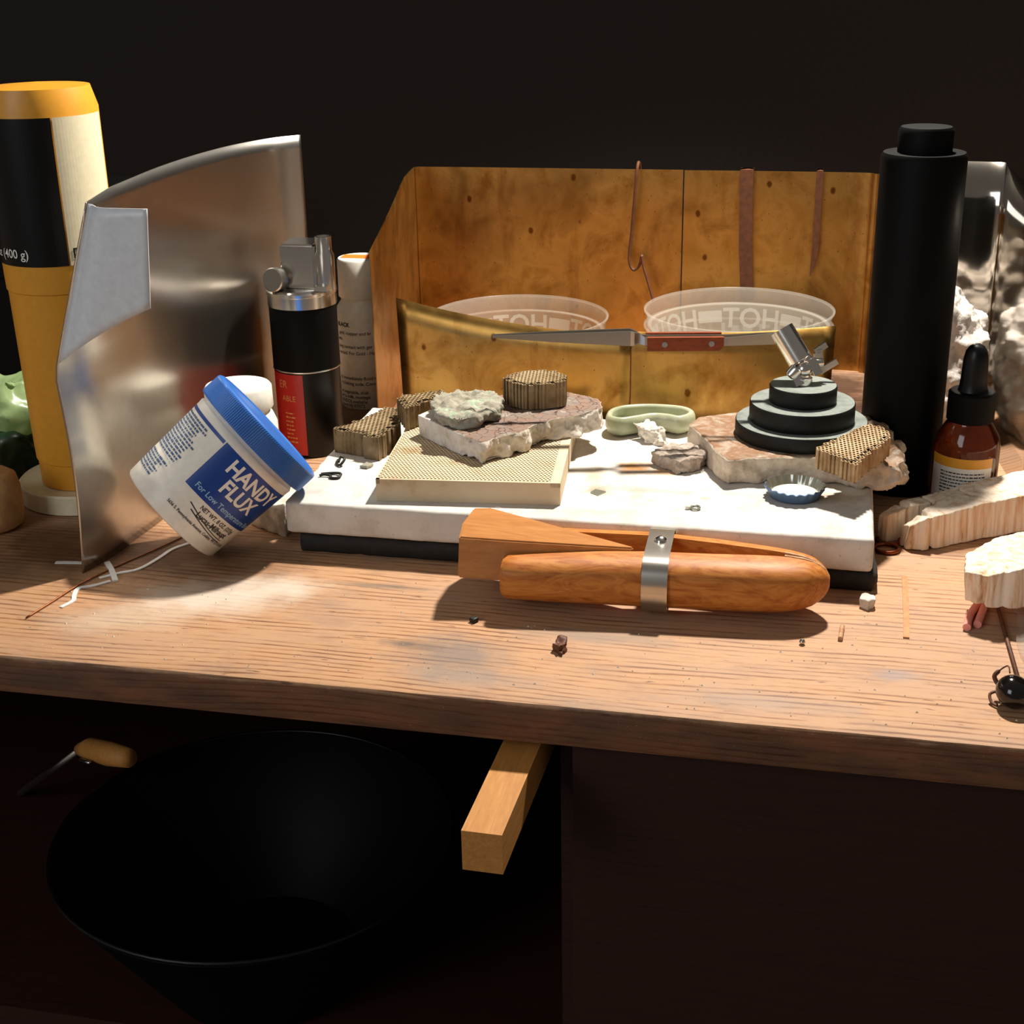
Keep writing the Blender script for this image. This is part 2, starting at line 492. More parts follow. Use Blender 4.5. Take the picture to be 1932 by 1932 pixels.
def slab_mat():
    m, nt, b = newmat('ceramic_board', .85, 0, .2)
    v = coords(nt); tc = nd(nt, 'ShaderNodeTexCoord')
    f = noise_n(nt, v, .5, 7, .65)
    col = ramp(nt, f, [(.3, 'bdb5a8'), (.5, 'd3cdc3'), (.75, 'dcd8d1')])
    def blob(cx, cy, rx, ry, c, amt, nsc):
        nonlocal col
        mp = nd(nt, 'ShaderNodeMapping', {'Vector': tc.outputs['Object']}, vector_type='TEXTURE')
        mp.inputs['Location'].default_value = (cx*S, cy*S, 2.6*S); mp.inputs['Scale'].default_value = (rx*S, ry*S, .8*S)
        ln = nd(nt, 'ShaderNodeVectorMath', {0: mp.outputs[0]}, operation='LENGTH').outputs['Value']
        d = math_n(nt, 'ADD', ln, math_n(nt, 'MULTIPLY', math_n(nt, 'SUBTRACT', noise_n(nt, v, nsc, 5, .65), .5), 1.6))
        col = mixc(nt, ramp(nt, d, [(.2, amt), (1.0, 0.)]), col, lin(c))
    blob(2.2, 7.7, 1.3, 1.1, 'b97a2c', .85, 1.2)
    blob(3.6, 7.2, 1.2, .6, 'c08a44', .7, 1.2)
    blob(3.8, 8.7, 1.6, 1.2, 'd8b98c', .4, 1.)
    blob(.4, 6.2, .7, 1.6, 'c9a774', .6, 1.2)
    blob(.9, 4.2, .8, 1.0, '8c7d56', .7, 1.4)
    blob(3.0, 4.6, 3.6, .6, '8f8a7c', .5, 1.)
    blob(7.0, 4.9, 2.2, .6, '9b948a', .45, 1.)
    blob(8.6, 4.6, 1.2, .8, 'b0a79c', .5, 1.2)
    blob(6.0, 4.0, .5, .35, 'b59a80', .7, 2.)
    blob(1.5, 1.6, 2.0, .6, 'b5aa9b', .4, 1.4)
    blob(11.8, 5.0, 1.6, 1.0, '9c8468', .55, 1.)
    sp = noise_n(nt, v, 5., 4, .7)
    col = mixc(nt, ramp(nt, sp, [(.62, 0.), (.72, .6)]), col, lin('857d6c'))
    nt.links.new(col, b.inputs['Base Color'])
    bump(nt, b, noise_n(nt, v, 6., 8, .7), .25, .05)
    return m

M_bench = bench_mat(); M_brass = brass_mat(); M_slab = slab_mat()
M_dark = plain('char_board', '1e1b17', .8, var=.3, bump=.4)
M_honey = mottled('honeycomb_ceramic', [(.25, 'a88a62'), (.42, 'cdb897'), (.7, 'd6c6aa')], .45, .85, .2, 6., .04)
M_chunk = mottled('scorched_honeycomb', [(.25, '6c563a'), (.5, '917a57'), (.75, 'b09a78')], .9, .85, .35, 6., .05)
M_chunk2 = mottled('tan_honeycomb', [(.25, '8a6c48'), (.5, 'b39670'), (.75, 'cdb592')], .9, .85, .3, 6., .05)
M_hole = plain('chunk_hole', '2e2013', .9)  # dark brown for the hole walls and floors of the chunks
M_silver = plain('steel_sheet', 'c6c1b9', .27, 1., var=.04)
M_mirror = plain('polished_steel', 'b8b0a6', .1, 1., var=.04)
M_steel = plain('chrome', 'e2ded8', .2, 1., var=.02)
M_brushed = plain('brushed_steel', 'c9c4ba', .28, 1., var=.03)
M_black = plain('black_plastic', '060606', .38, 0, .3)
M_blackm = plain('black_matte', '050505', .6, 0, .12)
M_white = plain('white_plastic', 'e9e4d8', .4, sss=.05)
M_cream = plain('cream_plastic', 'e6dbb9', .4)
M_yellow = plain('ochre_plastic', 'e09c2c', .42, var=.05)
M_blue = plain('blue_plastic', '2463b4', .38)
M_navy = plain('blue_print', '0f3f90', .4)
M_lblue = plain('light_blue_print', '9cc4e6', .4)
M_ink = plain('black_ink', '1c1a1c', .5)
M_inkblue = plain('grey_blue_ink', '3f5a80', .5)
M_paperwhite = plain('white_print', 'efece4', .5)
M_red = plain('red_label', 'b01208', .4)
M_goldink = plain('tan_ink', 'c98a50', .5)
M_orange = plain('orange_label', 'f07a25', .5)
M_film = plain('white_film', 'e4e7ea', .4)
M_clampwood = wood('ring_clamp_maple', [(.3, '8e4c1a'), (.46, 'b46c2c'), (.6, 'c8843e'), (.72, 'a45e22'), (.85, '8a4a18')], (.25, .9, .9), .5, .05, 1.3, .3, 3.5, .0)
M_wedge = wood('wedge_beech', [(.3, 'a86a38'), (.55, 'bc8048'), (.8, 'c68e56')], (.25, 1.4, 1.4), .28, .05, 2., .6, 1.)
M_leather = mottled('leather', [(.3, '9c6a44'), (.6, 'c49a74'), (.8, 'd9bba0')], 2.5, .6, .3, 8)
M_palewood = wood('basswood', [(.28, '9c7048'), (.4, 'd9b896'), (.52, 'e9d8c2'), (.8, 'efe4d4')], (1.5, 1.5, .12), .75, .4, 1.8, .2, .6)
M_handle = wood('rosewood_handle', [(.3, '6e2c12'), (.6, '8c3f1c'), (.8, '9c4c24')], (.4, 2, 2), .45, .05, 2.)
M_bar = wood('bar_pine', [(.3, 'b07433'), (.6, 'c68a45'), (.8, 'd39a55')], (2., .15, 2.), .6, .1, 2.)
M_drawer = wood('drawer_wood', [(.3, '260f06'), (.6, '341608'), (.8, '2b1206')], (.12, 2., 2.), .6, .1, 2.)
M_celadon = mottled('celadon_glaze', [(.3, '8f9a78'), (.5, 'abae90'), (.75, 'bfbfa6')], .6, .28, .05, 3., .03, spec=.5)
def board_mat(name, top, side, cracks=None, tscale=.6, clean_x=None):
    """fired top skin over a white crumbly core"""
    m, nt, b = newmat(name, .9, 0, .2)
    v = coords(nt)
    ct = ramp(nt, noise_n(nt, v, tscale, 7, .65, .4), top)
    cs = ramp(nt, noise_n(nt, v, 1.1, 7, .65), side)
    h = noise_n(nt, v, 3.2, 8, .7)
    if cracks:
        w = nd(nt, 'ShaderNodeTexNoise', {'Vector': v, 'Scale': 1.6, 'Detail': 4.})
        vo = nd(nt, 'ShaderNodeTexVoronoi', {'Vector': mixc(nt, .55, v, w.outputs['Color'], 'ADD'), 'Scale': cracks}, feature='DISTANCE_TO_EDGE').outputs['Distance']
        brk = ramp(nt, noise_n(nt, v, .9, 3), [(.52, 0.), (.7, 1.)])
        k = math_n(nt, 'MAXIMUM', ramp(nt, vo, [(0, 0.), (.05, 1.)]), brk)
        ct = mixc(nt, k, lin('4c3024'), ct)
    ge = nd(nt, 'ShaderNodeNewGeometry'); nz = nd(nt, 'ShaderNodeSeparateXYZ', {0: ge.outputs['Normal']}).outputs[2]
    edge = math_n(nt, 'ADD', nz, math_n(nt, 'MULTIPLY', math_n(nt, 'SUBTRACT', noise_n(nt, v, 1.5, 6, .65), .5), 1.1))
    k = ramp(nt, edge, [(.62, 0.), (.82, 1.)])
    if clean_x is not None:
        x = nd(nt, 'ShaderNodeSeparateXYZ', {0: v}).outputs[0]
        xx = math_n(nt, 'ADD', math_n(nt, 'SUBTRACT', x, clean_x), math_n(nt, 'MULTIPLY', noise_n(nt, v, .8, 5), 1.5))
        k = math_n(nt, 'MULTIPLY', k, ramp(nt, math_n(nt, 'MULTIPLY', xx, .8), [(0., 0.), (1., 1.)]))
    nt.links.new(mixc(nt, k, cs, ct), b.inputs['Base Color'])
    bump(nt, b, h, .7, .1)
    return m
M_scorch = board_mat('scorched_board', [(.3, '8d847a'), (.45, '85756b'), (.53, '8a7060'), (.62, '857a70'), (.78, 'b9aea2')], [(.3, 'b3a690'), (.5, 'd9cfbf'), (.75, 'e8e2d6')], 1.7, .5, -7.6)
M_scorch2 = board_mat('brown_glazed_board', [(.28, 'b8ad9e'), (.42, 'a08a76'), (.52, '8a664a'), (.62, '9a8774'), (.72, 'c6bcae'), (.85, '8fa894')], [(.3, 'a8957e'), (.5, 'cfc0ac'), (.75, 'e0d6c8')], None, .7)
M_greenrock = mottled('copper_stained_crust', [(.26, '6e6858'), (.42, '938d7c'), (.57, 'a8a392'), (.61, '8fa88c'), (.66, 'b9b7a2'), (.75, 'dedcc8')], 1.1, .9, .9, 3.5, .12)
M_boardedge = mottled('white_board_edge', [(.3, 'c4b8a6'), (.6, 'dcd2c3'), (.8, 'e6dfd4')], 1.2, .9, .5, 4., .08)
M_whiteflake = mottled('white_flake', [(.3, 'bdb19e'), (.6, 'e2dbcf'), (.8, 'ece8e0')], 1.2, .9, .5, 4., .08)
M_browndeb = mottled('brown_debris', [(.3, '6fa08c'), (.38, 'b5a898'), (.55, 'a89688'), (.8, 'd2c8bc')], .9, .9, .6, 4., .1)
M_plaster = mottled('plaster_rock', [(.3, '8e857c'), (.5, 'c9c2ba'), (.7, 'e6e2dc')], .6, .95, .6, 3.5, .12)
M_rubber = plain('cast_iron', '121411', .6, 0, .3, var=.3, bump=.2, bscale=6)
M_dust = mottled('dusty_iron', [(.3, '646a64'), (.5, '7d837c'), (.75, '565c56')], .8, .75, .25, 5, .03)
M_cup = seethrough('milky_plastic', 'dcd9cc', .2, .3)
M_cupprint = seethrough('milky_print', 'f6f4ec', .6, .5)
M_clear = seethrough('clear_film', 'e8e0d6', .16, .1, .12)
M_greenbag = seethrough('green_film', 'b4cf92', .85, .3, .3)
M_greendark = plain('dark_green_film', '16301e', .35, var=.4)
M_tanball = mottled('tan_leather_pad', [(.3, 'b98a55'), (.6, 'd4a873'), (.8, 'c89a63')], 1., .8, .3, 6)
M_copper = plain('copper', '8a5236', .35, 1.)
M_oldcopper = plain('old_copper', '8a4c2c', .4, 1., var=.3)
M_thread = plain('white_plastic_strip', 'e9e6e2', .45)
M_pink = plain('pink_wax', 'f0988a', .4, sss=.1)
M_jet = plain('jet_seed', '120d0c', .12, 0, .6)
M_strip = plain('thin_wood', 'b8804c', .6, var=.2)
M_twig = plain('brown_twig', '5c3216', .6, var=.3)
M_capblue = plain('cap_blue', '5c7493', .35, .5)
M_capliner = plain('cap_liner', 'd9d6c6', .35)
M_capsteel = plain('cap_steel', 'a7a89c', .3, .8)
M_wirebl = plain('dark_wire', '1d1c18', .5, .3)
M_wall = plain('dark_wall', '17110d', .9, var=.3)
M_floor = plain('dark_floor', '120d0a', .9, var=.3)
def amber_mat():
    m, nt, b = newmat('amber_glass', .08, 0, .5)
    b.inputs['Base Color'].default_value = lin('8a3a0c'); b.inputs['Transmission Weight'].default_value = .6
    b.inputs['IOR'].default_value = 1.45
    nt.links.new(ramp(nt, noise_n(nt, coords(nt), .6, 2), [(.3, '3c1604'), (.7, '6a300c')]), b.inputs['Base Color'])
    return m
M_amber = amber_mat()

# ------------------------------------------------------------------ the setting
tag(mk('floor', *box(-160, -120, -78, 160, 140, -75), M_floor), kind='structure')
tag(mk('wall_back', *box(-160, 50, -75, 160, 54, 150), M_wall), kind='structure')

bench = thing('workbench', 'worn pine workbench with combed grain and thick front edge', 'workbench', (0, 0, 0))
# tabletop with a worn, slightly wavy arris
def tabletop():
    xs = [-90+i*1.0 for i in range(181)]; V = []; Fc = []
    for x in xs:
        n1 = fbm(Vector((x*.35, 3, 1)), 1., 4)*.12; n2 = fbm(Vector((x*.9, 9, 4)), 1., 3)*.08
        e = .22+n1
        ring = [(-12+n2*.4, -1.72), (-12.02+n2, -.35+n1), (-11.9+n2, -.08), (-11.75+e*.6, -.005), (-11.2, 0), (0, 0), (20, 0), (46, 0), (46, -1.72)]
        V += [(x, y, z) for y, z in ring]
    k = 9
    for i in range(len(xs)-1):
        for j in range(k):
            j2 = (j+1) % k
            Fc.append((i*k+j, i*k+j2, (i+1)*k+j2, (i+1)*k+j))
    Fc.append(tuple(range(k))); Fc.append(tuple(reversed(range(len(V)-k, len(V)))))
    return V, Fc
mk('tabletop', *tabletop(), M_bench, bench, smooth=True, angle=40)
mk('support_bar', *xf(box(-.75, -17.5, -3.4, .75, 10, -1.75), Matrix.Translation((.6, 0, -.5)) @ Matrix.Rotation(-.02, 4, 'Z')), M_bar, bench)
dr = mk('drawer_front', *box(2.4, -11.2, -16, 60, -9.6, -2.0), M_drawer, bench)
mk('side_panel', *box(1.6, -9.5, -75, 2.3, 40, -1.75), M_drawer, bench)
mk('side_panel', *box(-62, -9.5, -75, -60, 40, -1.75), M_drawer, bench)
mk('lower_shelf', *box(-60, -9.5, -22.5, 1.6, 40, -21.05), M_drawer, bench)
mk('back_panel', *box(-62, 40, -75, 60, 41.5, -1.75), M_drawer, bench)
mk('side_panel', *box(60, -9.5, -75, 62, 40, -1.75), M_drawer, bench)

# ------------------------------------------------------------------ soldering station: boards
o = mk('char_board', *rock(prism([(-13.0, .35), (13.6, .3), (13.95, .4), (13.75, 15.0), (-13.2, 15.0)], 0.0, .98), .28, .09, .7, 3, 0.0, smooth_it=0), M_dark, smooth=True)
tag(o, 'thick charred black board lying under the white ceramic slab', 'board')
def slabshape():
    vf = prism([(-13.45, .22), (13.7, .22), (13.75, 15.3), (-13.9, 15.3)], 1.0, 2.6)
    V, Nn, Fc = voxel(vf, .16); out = []
    for v, n in zip(V, Nn):
        e = max(0, 1-min(abs(v.z-1.0), abs(v.z-2.6))/.25)*max(0, 1-min(abs(v.x+13.6), abs(v.x-13.72), abs(v.y-.22), abs(v.y-15.3))/.25)
        out.append(v-n*(.12*e*max(0, fbm(v, 1.3, 3)+.25)) + n*.008*fbm(v, 3., 2))
    return out, Fc
o = mk('ceramic_slab', *slabshape(), M_slab, smooth=True)
tag(o, 'large white ceramic soldering slab with amber burn stains', 'soldering board')
o = mk('broken_brick', *rock(prism([(-16.6, 3.2), (-14.3, 1.9), (-14.0, 3.8), (-14.2, 6.5), (-16.5, 6.0)], .0, 1.5), .12, .18, 1.1, 5, 0.0), M_whiteflake, smooth=True)
tag(o, 'crumbly white brick scrap lying behind the tilted flux jar', 'brick scrap')

def honeycells(poly, z0, z1, pitch, hole, depth, ang=0., walls=True, stagger=True, jit=0., seed=1, centre=None):
    rr = random.Random(seed)
    cx = sum(p[0] for p in poly)/len(poly); cy = sum(p[1] for p in poly)/len(poly)
    ca, sa = math.cos(ang), math.sin(ang)
    L = [((p[0]-cx)*ca+(p[1]-cy)*sa, -(p[0]-cx)*sa+(p[1]-cy)*ca) for p in poly]
    def inside(x, y):
        c = False; n = len(L)
        for i in range(n):
            (x1, y1), (x2, y2) = L[i], L[i-1]
            if (y1 > y) != (y2 > y) and x < (x2-x1)*(y-y1)/(y2-y1)+x1: c = not c
        return c
    x0 = min(p[0] for p in L); x1 = max(p[0] for p in L); y0 = min(p[1] for p in L); y1 = max(p[1] for p in L)
    cells = {}
    nj = int((y1-y0)/pitch)+1; ni = int((x1-x0)/pitch)+2
    for j in range(nj):
        for i in range(-1, ni):
            x = x0+(i+.5+(.5 if (stagger and j % 2) else 0))*pitch; y = y0+(j+.5)*pitch
            if inside(x, y): cells[(i, j)] = (x, y)
    V, Fc, mi = [], [], []
    def add(q, m=0):
        n = len(V)
        V.extend([(cx+a*ca-b*sa, cy+a*sa+b*ca, c) for a, b, c in q]); Fc.append((n, n+1, n+2, n+3)); mi.append(m)
    for (i, j), (x, y) in cells.items():
        h = pitch/2; g = pitch*hole/2; zt = z1
        s = 1 if (stagger and j % 2) else 0
        nbx = [(i-1, j) in cells, (i+1, j) in cells]
        if stagger: nby = [((i-1+s, j-1) in cells and (i+s, j-1) in cells), ((i-1+s, j+1) in cells and (i+s, j+1) in cells)]
        else: nby = [(i, j-1) in cells, (i, j+1) in cells]
        if jit and not all(nbx+nby): zt = z1-rr.random()*jit
        O = [(x-h, y-h), (x+h, y-h), (x+h, y+h), (x-h, y+h)]; I = [(x-g, y-g), (x+g, y-g), (x+g, y+g), (x-g, y+g)]
        for k in range(4):
            k2 = (k+1) % 4
            add([O[k]+(zt,), O[k2]+(zt,), I[k2]+(zt,), I[k]+(zt,)])
            add([I[k]+(zt,), I[k2]+(zt,), I[k2]+(zt-depth,), I[k]+(zt-depth,)], 1)
        add([p+(zt-depth,) for p in I], 1)
        if walls:
            add([p+(z0,) for p in reversed(O)])
            for k, nb in ((0, nby[0]), (1, nbx[1]), (2, nby[1]), (3, nbx[0])):
                if not nb:
                    k2 = (k+1) % 4
                    a, b = O[k], O[k2]; mx, my = (a[0]+b[0])/2, (a[1]+b[1])/2
                    mx2, my2 = mx+(x-mx)*.45, my+(y-my)*.45           # broken-open cell: a groove down the side
                    if rr.random() < .75 and jit:
                        add([a+(z0,), (mx2, my2, z0), (mx2, my2, zt), a+(zt,)]); add([(mx2, my2, z0), b+(z0,), b+(zt,), (mx2, my2, zt)])
                    else: add([a+(z0,), b+(z0,), b+(zt,), a+(zt,)])
    return V, Fc, mi

def honeymesh(name, data, mats, parent=None, m=None):
    V, Fc, mi = data
    if m is not None: V = [tuple(m @ Vector(v)) for v in V]
    off = Vector((0, 0, 0))
    me = bpy.data.meshes.new(name)
    me.from_pydata([(v[0]*S, v[1]*S, v[2]*S) for v in V], [], Fc)
    for mm in mats: me.materials.append(mm)
    me.polygons.foreach_set('material_index', mi); me.update()
    o = bpy.data.objects.new(name, me); COL.objects.link(o)
    if parent is not None: o.parent = parent
    return o

# honeycomb block: solid rim and body, grid of square holes on top
def honeyblock():
    W_, D_ = 8.7, 13.3
    T = Matrix.Translation((-9.17, 1.12, 0)) @ Matrix.Rotation(math.radians(5.6), 4, 'Z')
    rim = .16
    inner = [(rim, rim), (W_-rim, rim), (W_-rim, D_-rim), (rim, D_-rim)]
    V, Fc, mi = honeycells(inner, 2.62, 3.7, .182, .56, .22, 0., walls=False)
    body = box(0, 0, 2.61, W_, D_, 3.47)
    strips = [box(0, 0, 3.47, W_, rim+.02, 3.7), box(0, D_-rim-.3, 3.47, W_, D_, 3.702), box(0, 0, 3.47, rim+.02, D_, 3.7), box(W_-rim-.3, 0, 3.47, W_, D_, 3.702)]
    B = join(body, *strips); n = len(V)
    V = V+B[0]; Fc = Fc+[tuple(i+n for i in q) for q in B[1]]; mi = mi+[0]*len(B[1])
    return [tuple(T @ Vector(v)) for v in V], Fc, mi
M_honeyhole = plain('honeycomb_hole', '8d6a40', .9)
o = honeymesh('honeycomb_block', honeyblock(), [M_honey, M_honeyhole])
tag(o, 'cream honeycomb soldering block lying flat on the white slab', 'soldering block')

def hchunk(label, poly, z0, z1, mat, ang, seed, m=None, pitch=.2, hole=.6):
    d = honeycells(poly, z0, z1, pitch, hole, .3, ang, True, True, .1, seed)
    o = honeymesh('honeycomb_chunk', d, [mat, M_hole], None, m)
    return tag(o, label, 'honeycomb chunk', 'broken honeycomb chunks')
hchunk('broken honeycomb chunk with notched back, alone on the bare white slab', [(-13.5, 7.6), (-10.7, 6.5), (-10.4, 8.9), (-11.1, 11.4), (-11.9, 11.5), (-12.4, 9.4)], 2.62, 3.9, M_chunk, -.25, 2, pitch=.23)
hchunk('small honeycomb chunk wedged behind the cracked board slab', [(-10.7, 10.1), (-9.75, 8.2), (-9.0, 9.7), (-8.3, 10.9), (-8.8, 11.8)], 3.73, 4.95, M_chunk, .5, 3, pitch=.23)
hchunk('rounded fluted honeycomb chunk perched on top of the cracked board', [(-4.95, 10.3), (-4.6, 9.6), (-3.7, 9.0), (-2.6, 9.3), (-1.8, 9.9), (-1.75, 10.8), (-2.5, 11.8), (-3.4, 11.8), (-4.5, 11.2)], 4.9, 6.25, M_chunk, .6, 4, pitch=.2)
Rt = Matrix.Translation((12.8, 6.0, 4.25)) @ Matrix.Rotation(math.radians(7), 4, 'X') @ Matrix.Translation((-12.8, -6.0, -4.3))
hchunk('tan honeycomb chunk leaning beside the black round base', [(10.95, 5.0), (12.75, 3.6), (14.3, 6.7), (14.05, 7.7), (13.3, 8.1)], 4.25, 5.25, M_chunk2, .55, 5, Rt, pitch=.19)

# broken boards and crusts
def flatbias(zt, zb):
    return lambda v, n: .35 if abs(n.z) > .8 and v.z > zt-.2 else (1.0 if abs(n.z) < .8 else .2)
pL = [(-8.9, 7.5), (-8.3, 8.9), (-6.2, 10.8), (-4.2, 12.7), (-2.4, 12.8), (-.3, 11.7), (.2, 10.2), (-1.0, 8.6), (-1.9, 7.9), (-2.6, 7.0), (-3.2, 5.6), (-4.0, 4.7), (-4.7, 3.9), (-5.6, 4.5)]
o = mk('cracked_board', *rock(prism([(x*.99-.05, y*.99+.1) for x, y in pL], 3.73, 4.85, pL), .085, .3, 1.3, 11, 3.72, 0, 1, 1, 5, lambda v, n: .12 if v.x < -6.0 else (.3 if n.z > .8 else 1.1)), M_scorch, smooth=True)
tag(o, 'cracked scorched board slab with one clean white end', 'broken board')
gl = [(-8.1, 7.3), (-7.3, 5.7), (-6.3, 5.4), (-5.3, 5.6), (-4.5, 7.2), (-4.7, 9.0), (-5.6, 9.9), (-7.1, 10.2), (-8.4, 9.0)]
o = mk('crust_lump', *rock(prism([(x*.92-.5, y*.92+.6) for x, y in gl], 4.88, 5.48, gl), .07, .32, 1.6, 13, 4.87, 0, 1, 1, 6), M_greenrock, smooth=True)
tag(o, 'grey green copper stained crust lump resting on the cracked board', 'crust lump')
pR = [(4.5, 11.0), (5.5, 9.0), (6.3, 6.9), (6.9, 5.9), (8.4, 6.4), (10.2, 6.9), (11.6, 6.9), (13.2, 6.4), (14.7, 6.5), (15.2, 7.6), (14.9, 9.0), (14.6, 11.5), (13.5, 13.6), (7, 13.7), (4.8, 12.4)]
o = mk('brown_board', *rock(prism(pR, 2.62, 3.95, [(x, y-.15) for x, y in pR]), .09, .28, 1.2, 17, 2.61, 0, 1, 1, 6, lambda v, n: .22 if (n.z > .8 and v.x < 13.4) else (.4 if v.x < 7 else (.75 if v.x < 12.5 else 1.5))), M_scorch2, smooth=True)
tag(o, 'brown stained broken board slab carrying the black round base', 'broken board')
o = mk('board_scrap', *rock(prism([(3.0, 8.2), (4.4, 7.0), (5.4, 7.7), (5.6, 8.6), (4.9, 9.6), (3.8, 9.4)], 2.62, 3.3, [(2.9, 8.2), (4.5, 7.0), (5.55, 7.7), (5.7, 8.9), (4.9, 9.9), (3.8, 9.6)]), .06, .22, 1.6, 19, 2.61, 0, 1, 1, 4), M_browndeb, smooth=True)
tag(o, 'small grey brown board scrap with turquoise crust', 'board scrap')
o = mk('plaster_flake', *rock(prism([(2.0, 12.1), (2.3, 11.4), (3.2, 11.0), (3.5, 11.5), (2.9, 12.2)], 2.62, 3.4, [(1.5, 12.2), (2.2, 11.3), (2.9, 11.5), (3.1, 11.9), (2.2, 12.6)]), .05, .25, 1.8, 23, 2.61, 0, 1, 1, 4), M_whiteflake, smooth=True)
tag(o, 'jagged white flake standing in front of the pale green dish', 'flake')

# pale green pinched dish
def dish():
    ctrl = [(0.0, 13.0), (.2, 12.2), (.9, 11.95), (1.7, 12.45), (2.4, 12.95), (3.1, 12.95), (3.8, 12.7), (4.35, 13.2), (4.45, 14.0), (3.7, 14.65), (2.1, 14.75), (.8, 14.35), (.15, 13.7)]
    C = catmull([(a, b, 0) for a, b in ctrl], 6, True); n = len(C)
    cen = Vector((2.2, 13.5, 0))
    nor = []
    for i in range(n):
        t = (C[(i+1) % n]-C[i-1]).normalized(); nor.append(Vector((t.y, -t.x, 0)))
    if nor[0].dot(C[0]-cen) < 0: nor = [-x for x in nor]
    prof = [(-.55, 2.62), (-.28, 2.66), (.0, 2.85), (.12, 3.15), (.08, 3.5), (.0, 3.68), (-.1, 3.75), (-.22, 3.72), (-.28, 3.6), (-.26, 3.3), (-.34, 3.05), (-.6, 2.9)]
    V, Fc = [], []
    for i in range(n):
        for off, z in prof: 
            p = C[i]+nor[i]*off; V.append((p.x, p.y, z))
    k = len(prof)
    for i in range(n):
        i2 = (i+1) % n
        for j in range(k-1): Fc.append((i*k+j, i2*k+j, i2*k+j+1, i*k+j+1))
    Fc.append(tuple(i*k for i in range(n))); Fc.append(tuple(i*k+k-1 for i in reversed(range(n))))
    return V, Fc
o = mk('pinched_dish', *dish(), M_celadon, smooth=True, angle=50)
tag(o, 'pale green glazed kidney shaped dish on the white slab', 'dish')

# bottle cap, upside down
bc = thing('bottle_cap', 'upturned crimped bottle cap with pale blue skirt', 'bottle cap', (10.1, 4.98, 2.61))
def capskirt(r0, r1, th):
    V, Fc = [], []; n = 126; prof = []
    for t in (0, .25, .5, .75, 1.): prof.append((r0+(r1-r0)*t**1.2, .05+.5*t, t))
    prof = [(r0-.15, 0., 0)]+prof
    pin = [(r-th, z+.03, t) for r, z, t in reversed(prof)]
    full = prof+pin
    for r, z, t in full:
        for k in range(n):
            a = 2*math.pi*k/n; rr_ = r+.045*t*math.cos(21*a); V.append((10.1+rr_*math.cos(a), 4.98+rr_*math.sin(a), 2.61+z-.012*t*math.cos(21*a)))
    for i in range(len(full)-1):
        for k in range(n):
            k2 = (k+1) % n; Fc.append((i*n+k, i*n+k2, (i+1)*n+k2, (i+1)*n+k))
    Fc.append(tuple(reversed(range(n)))); Fc.append(tuple(range((len(full)-1)*n, len(full)*n)))
    return V, Fc
o = mk('crimped_skirt', *capskirt(1.16, 1.4, .05), [M_capblue, M_capsteel], bc, smooth=True, angle=60)
for p in o.data.polygons:
    cc = p.center; rr_ = math.hypot(cc.x, cc.y)
    if p.normal.x*cc.x+p.normal.y*cc.y < 0: p.material_index = 1
mk('liner', *lathe([(0, .16), (.95, .16), (1.0, .2), (1.08, .2), (1.1, .1), (0, .08)], 48, (10.1, 4.98, 2.61)), M_capliner, bc, smooth=True)

# small bits on the slab
def curl(name, label, pts, r, mat, cat='scrap', group=None):
    o = mk(name, *tube(catmull(pts, 5), r, 6), mat, smooth=True)
    return tag(o, label, cat, group)
curl('wire_curl', 'short dark curled wire offcut standing on the white slab', [(-12.75, 6.0, 2.72), (-12.7, 5.6, 2.68), (-12.4, 5.3, 2.72), (-12.25, 5.6, 2.95), (-12.5, 5.75, 2.98), (-12.55, 5.5, 2.78)], .07, M_wirebl, 'wire')
curl('wire_curl', 'dark looped wire offcut nearest the blue lid on the slab', [(-12.95, 4.0, 2.68), (-12.6, 4.15, 2.68), (-12.15, 4.2, 2.7), (-11.9, 3.95, 2.74), (-11.95, 3.6, 2.68), (-12.3, 3.55, 2.68), (-12.4, 3.8, 2.7), (-12.75, 3.85, 2.72), (-12.95, 3.75, 2.68)], .07, M_wirebl, 'wire')
o = mk('green_chip', *rock(prism([(-11.4, 5.3), (-10.95, 5.2), (-10.75, 5.7), (-11.2, 5.9)], 2.61, 2.78), .05, .05, 2, 3, 2.61, smooth_it=0), M_greenrock, smooth=True)
tag(o, 'tiny grey green chip on the slab beside the wire curls', 'chip')
cr = random.Random(5)
chips = [(5.0, 4.6, .25, 'flat translucent chip nearest the small board scrap'), (3.6, 3.3, .2, 'square glassy chip in front of the grey streak on the slab'), (4.9, 2.4, .16, 'thin glassy sliver beside the tiny ring on the slab'),
         (-3.3, 1.0, .2, 'pale sliver between the honeycomb block and wooden wedge'), (-2.6, .75, .14, 'smallest pale sliver above the wooden wedge'), (9.1, 6.0-.35, .0, None), (.9, 3.9, .35, 'amber glassy triangular flake on the slab')]
for x, y, s_, lb in chips:
    if not lb: continue
    pts = [(x+s_*math.cos(a)*cr.uniform(.8, 1.3), y+s_*1.3*math.sin(a)*cr.uniform(.7, 1.2)) for a in (.3, 1.9, 3.4, 5.1)]
    o = mk('glass_chip', *prism(pts, 2.602, 2.66), M_clear if s_ < .3 else M_capsteel); tag(o, lb, 'chip')
o = mk('tiny_ring', *tube([(5.7+.2*math.cos(a), 2.55+.2*math.sin(a), 2.69) for a in [k*math.pi/8 for k in range(16)]], .06, 6, True), M_capsteel, smooth=True)
tag(o, 'tiny metal jump ring lying on the white slab', 'ring')
o = mk('bead', *lathe([(0, 0), (.1, .03), (.12, .1), (.08, .17), (0, .19)], 12, (5.35, 2.5, 2.6)), M_capliner, smooth=True)
tag(o, 'tiny pale bead beside the jump ring on the slab', 'bead')

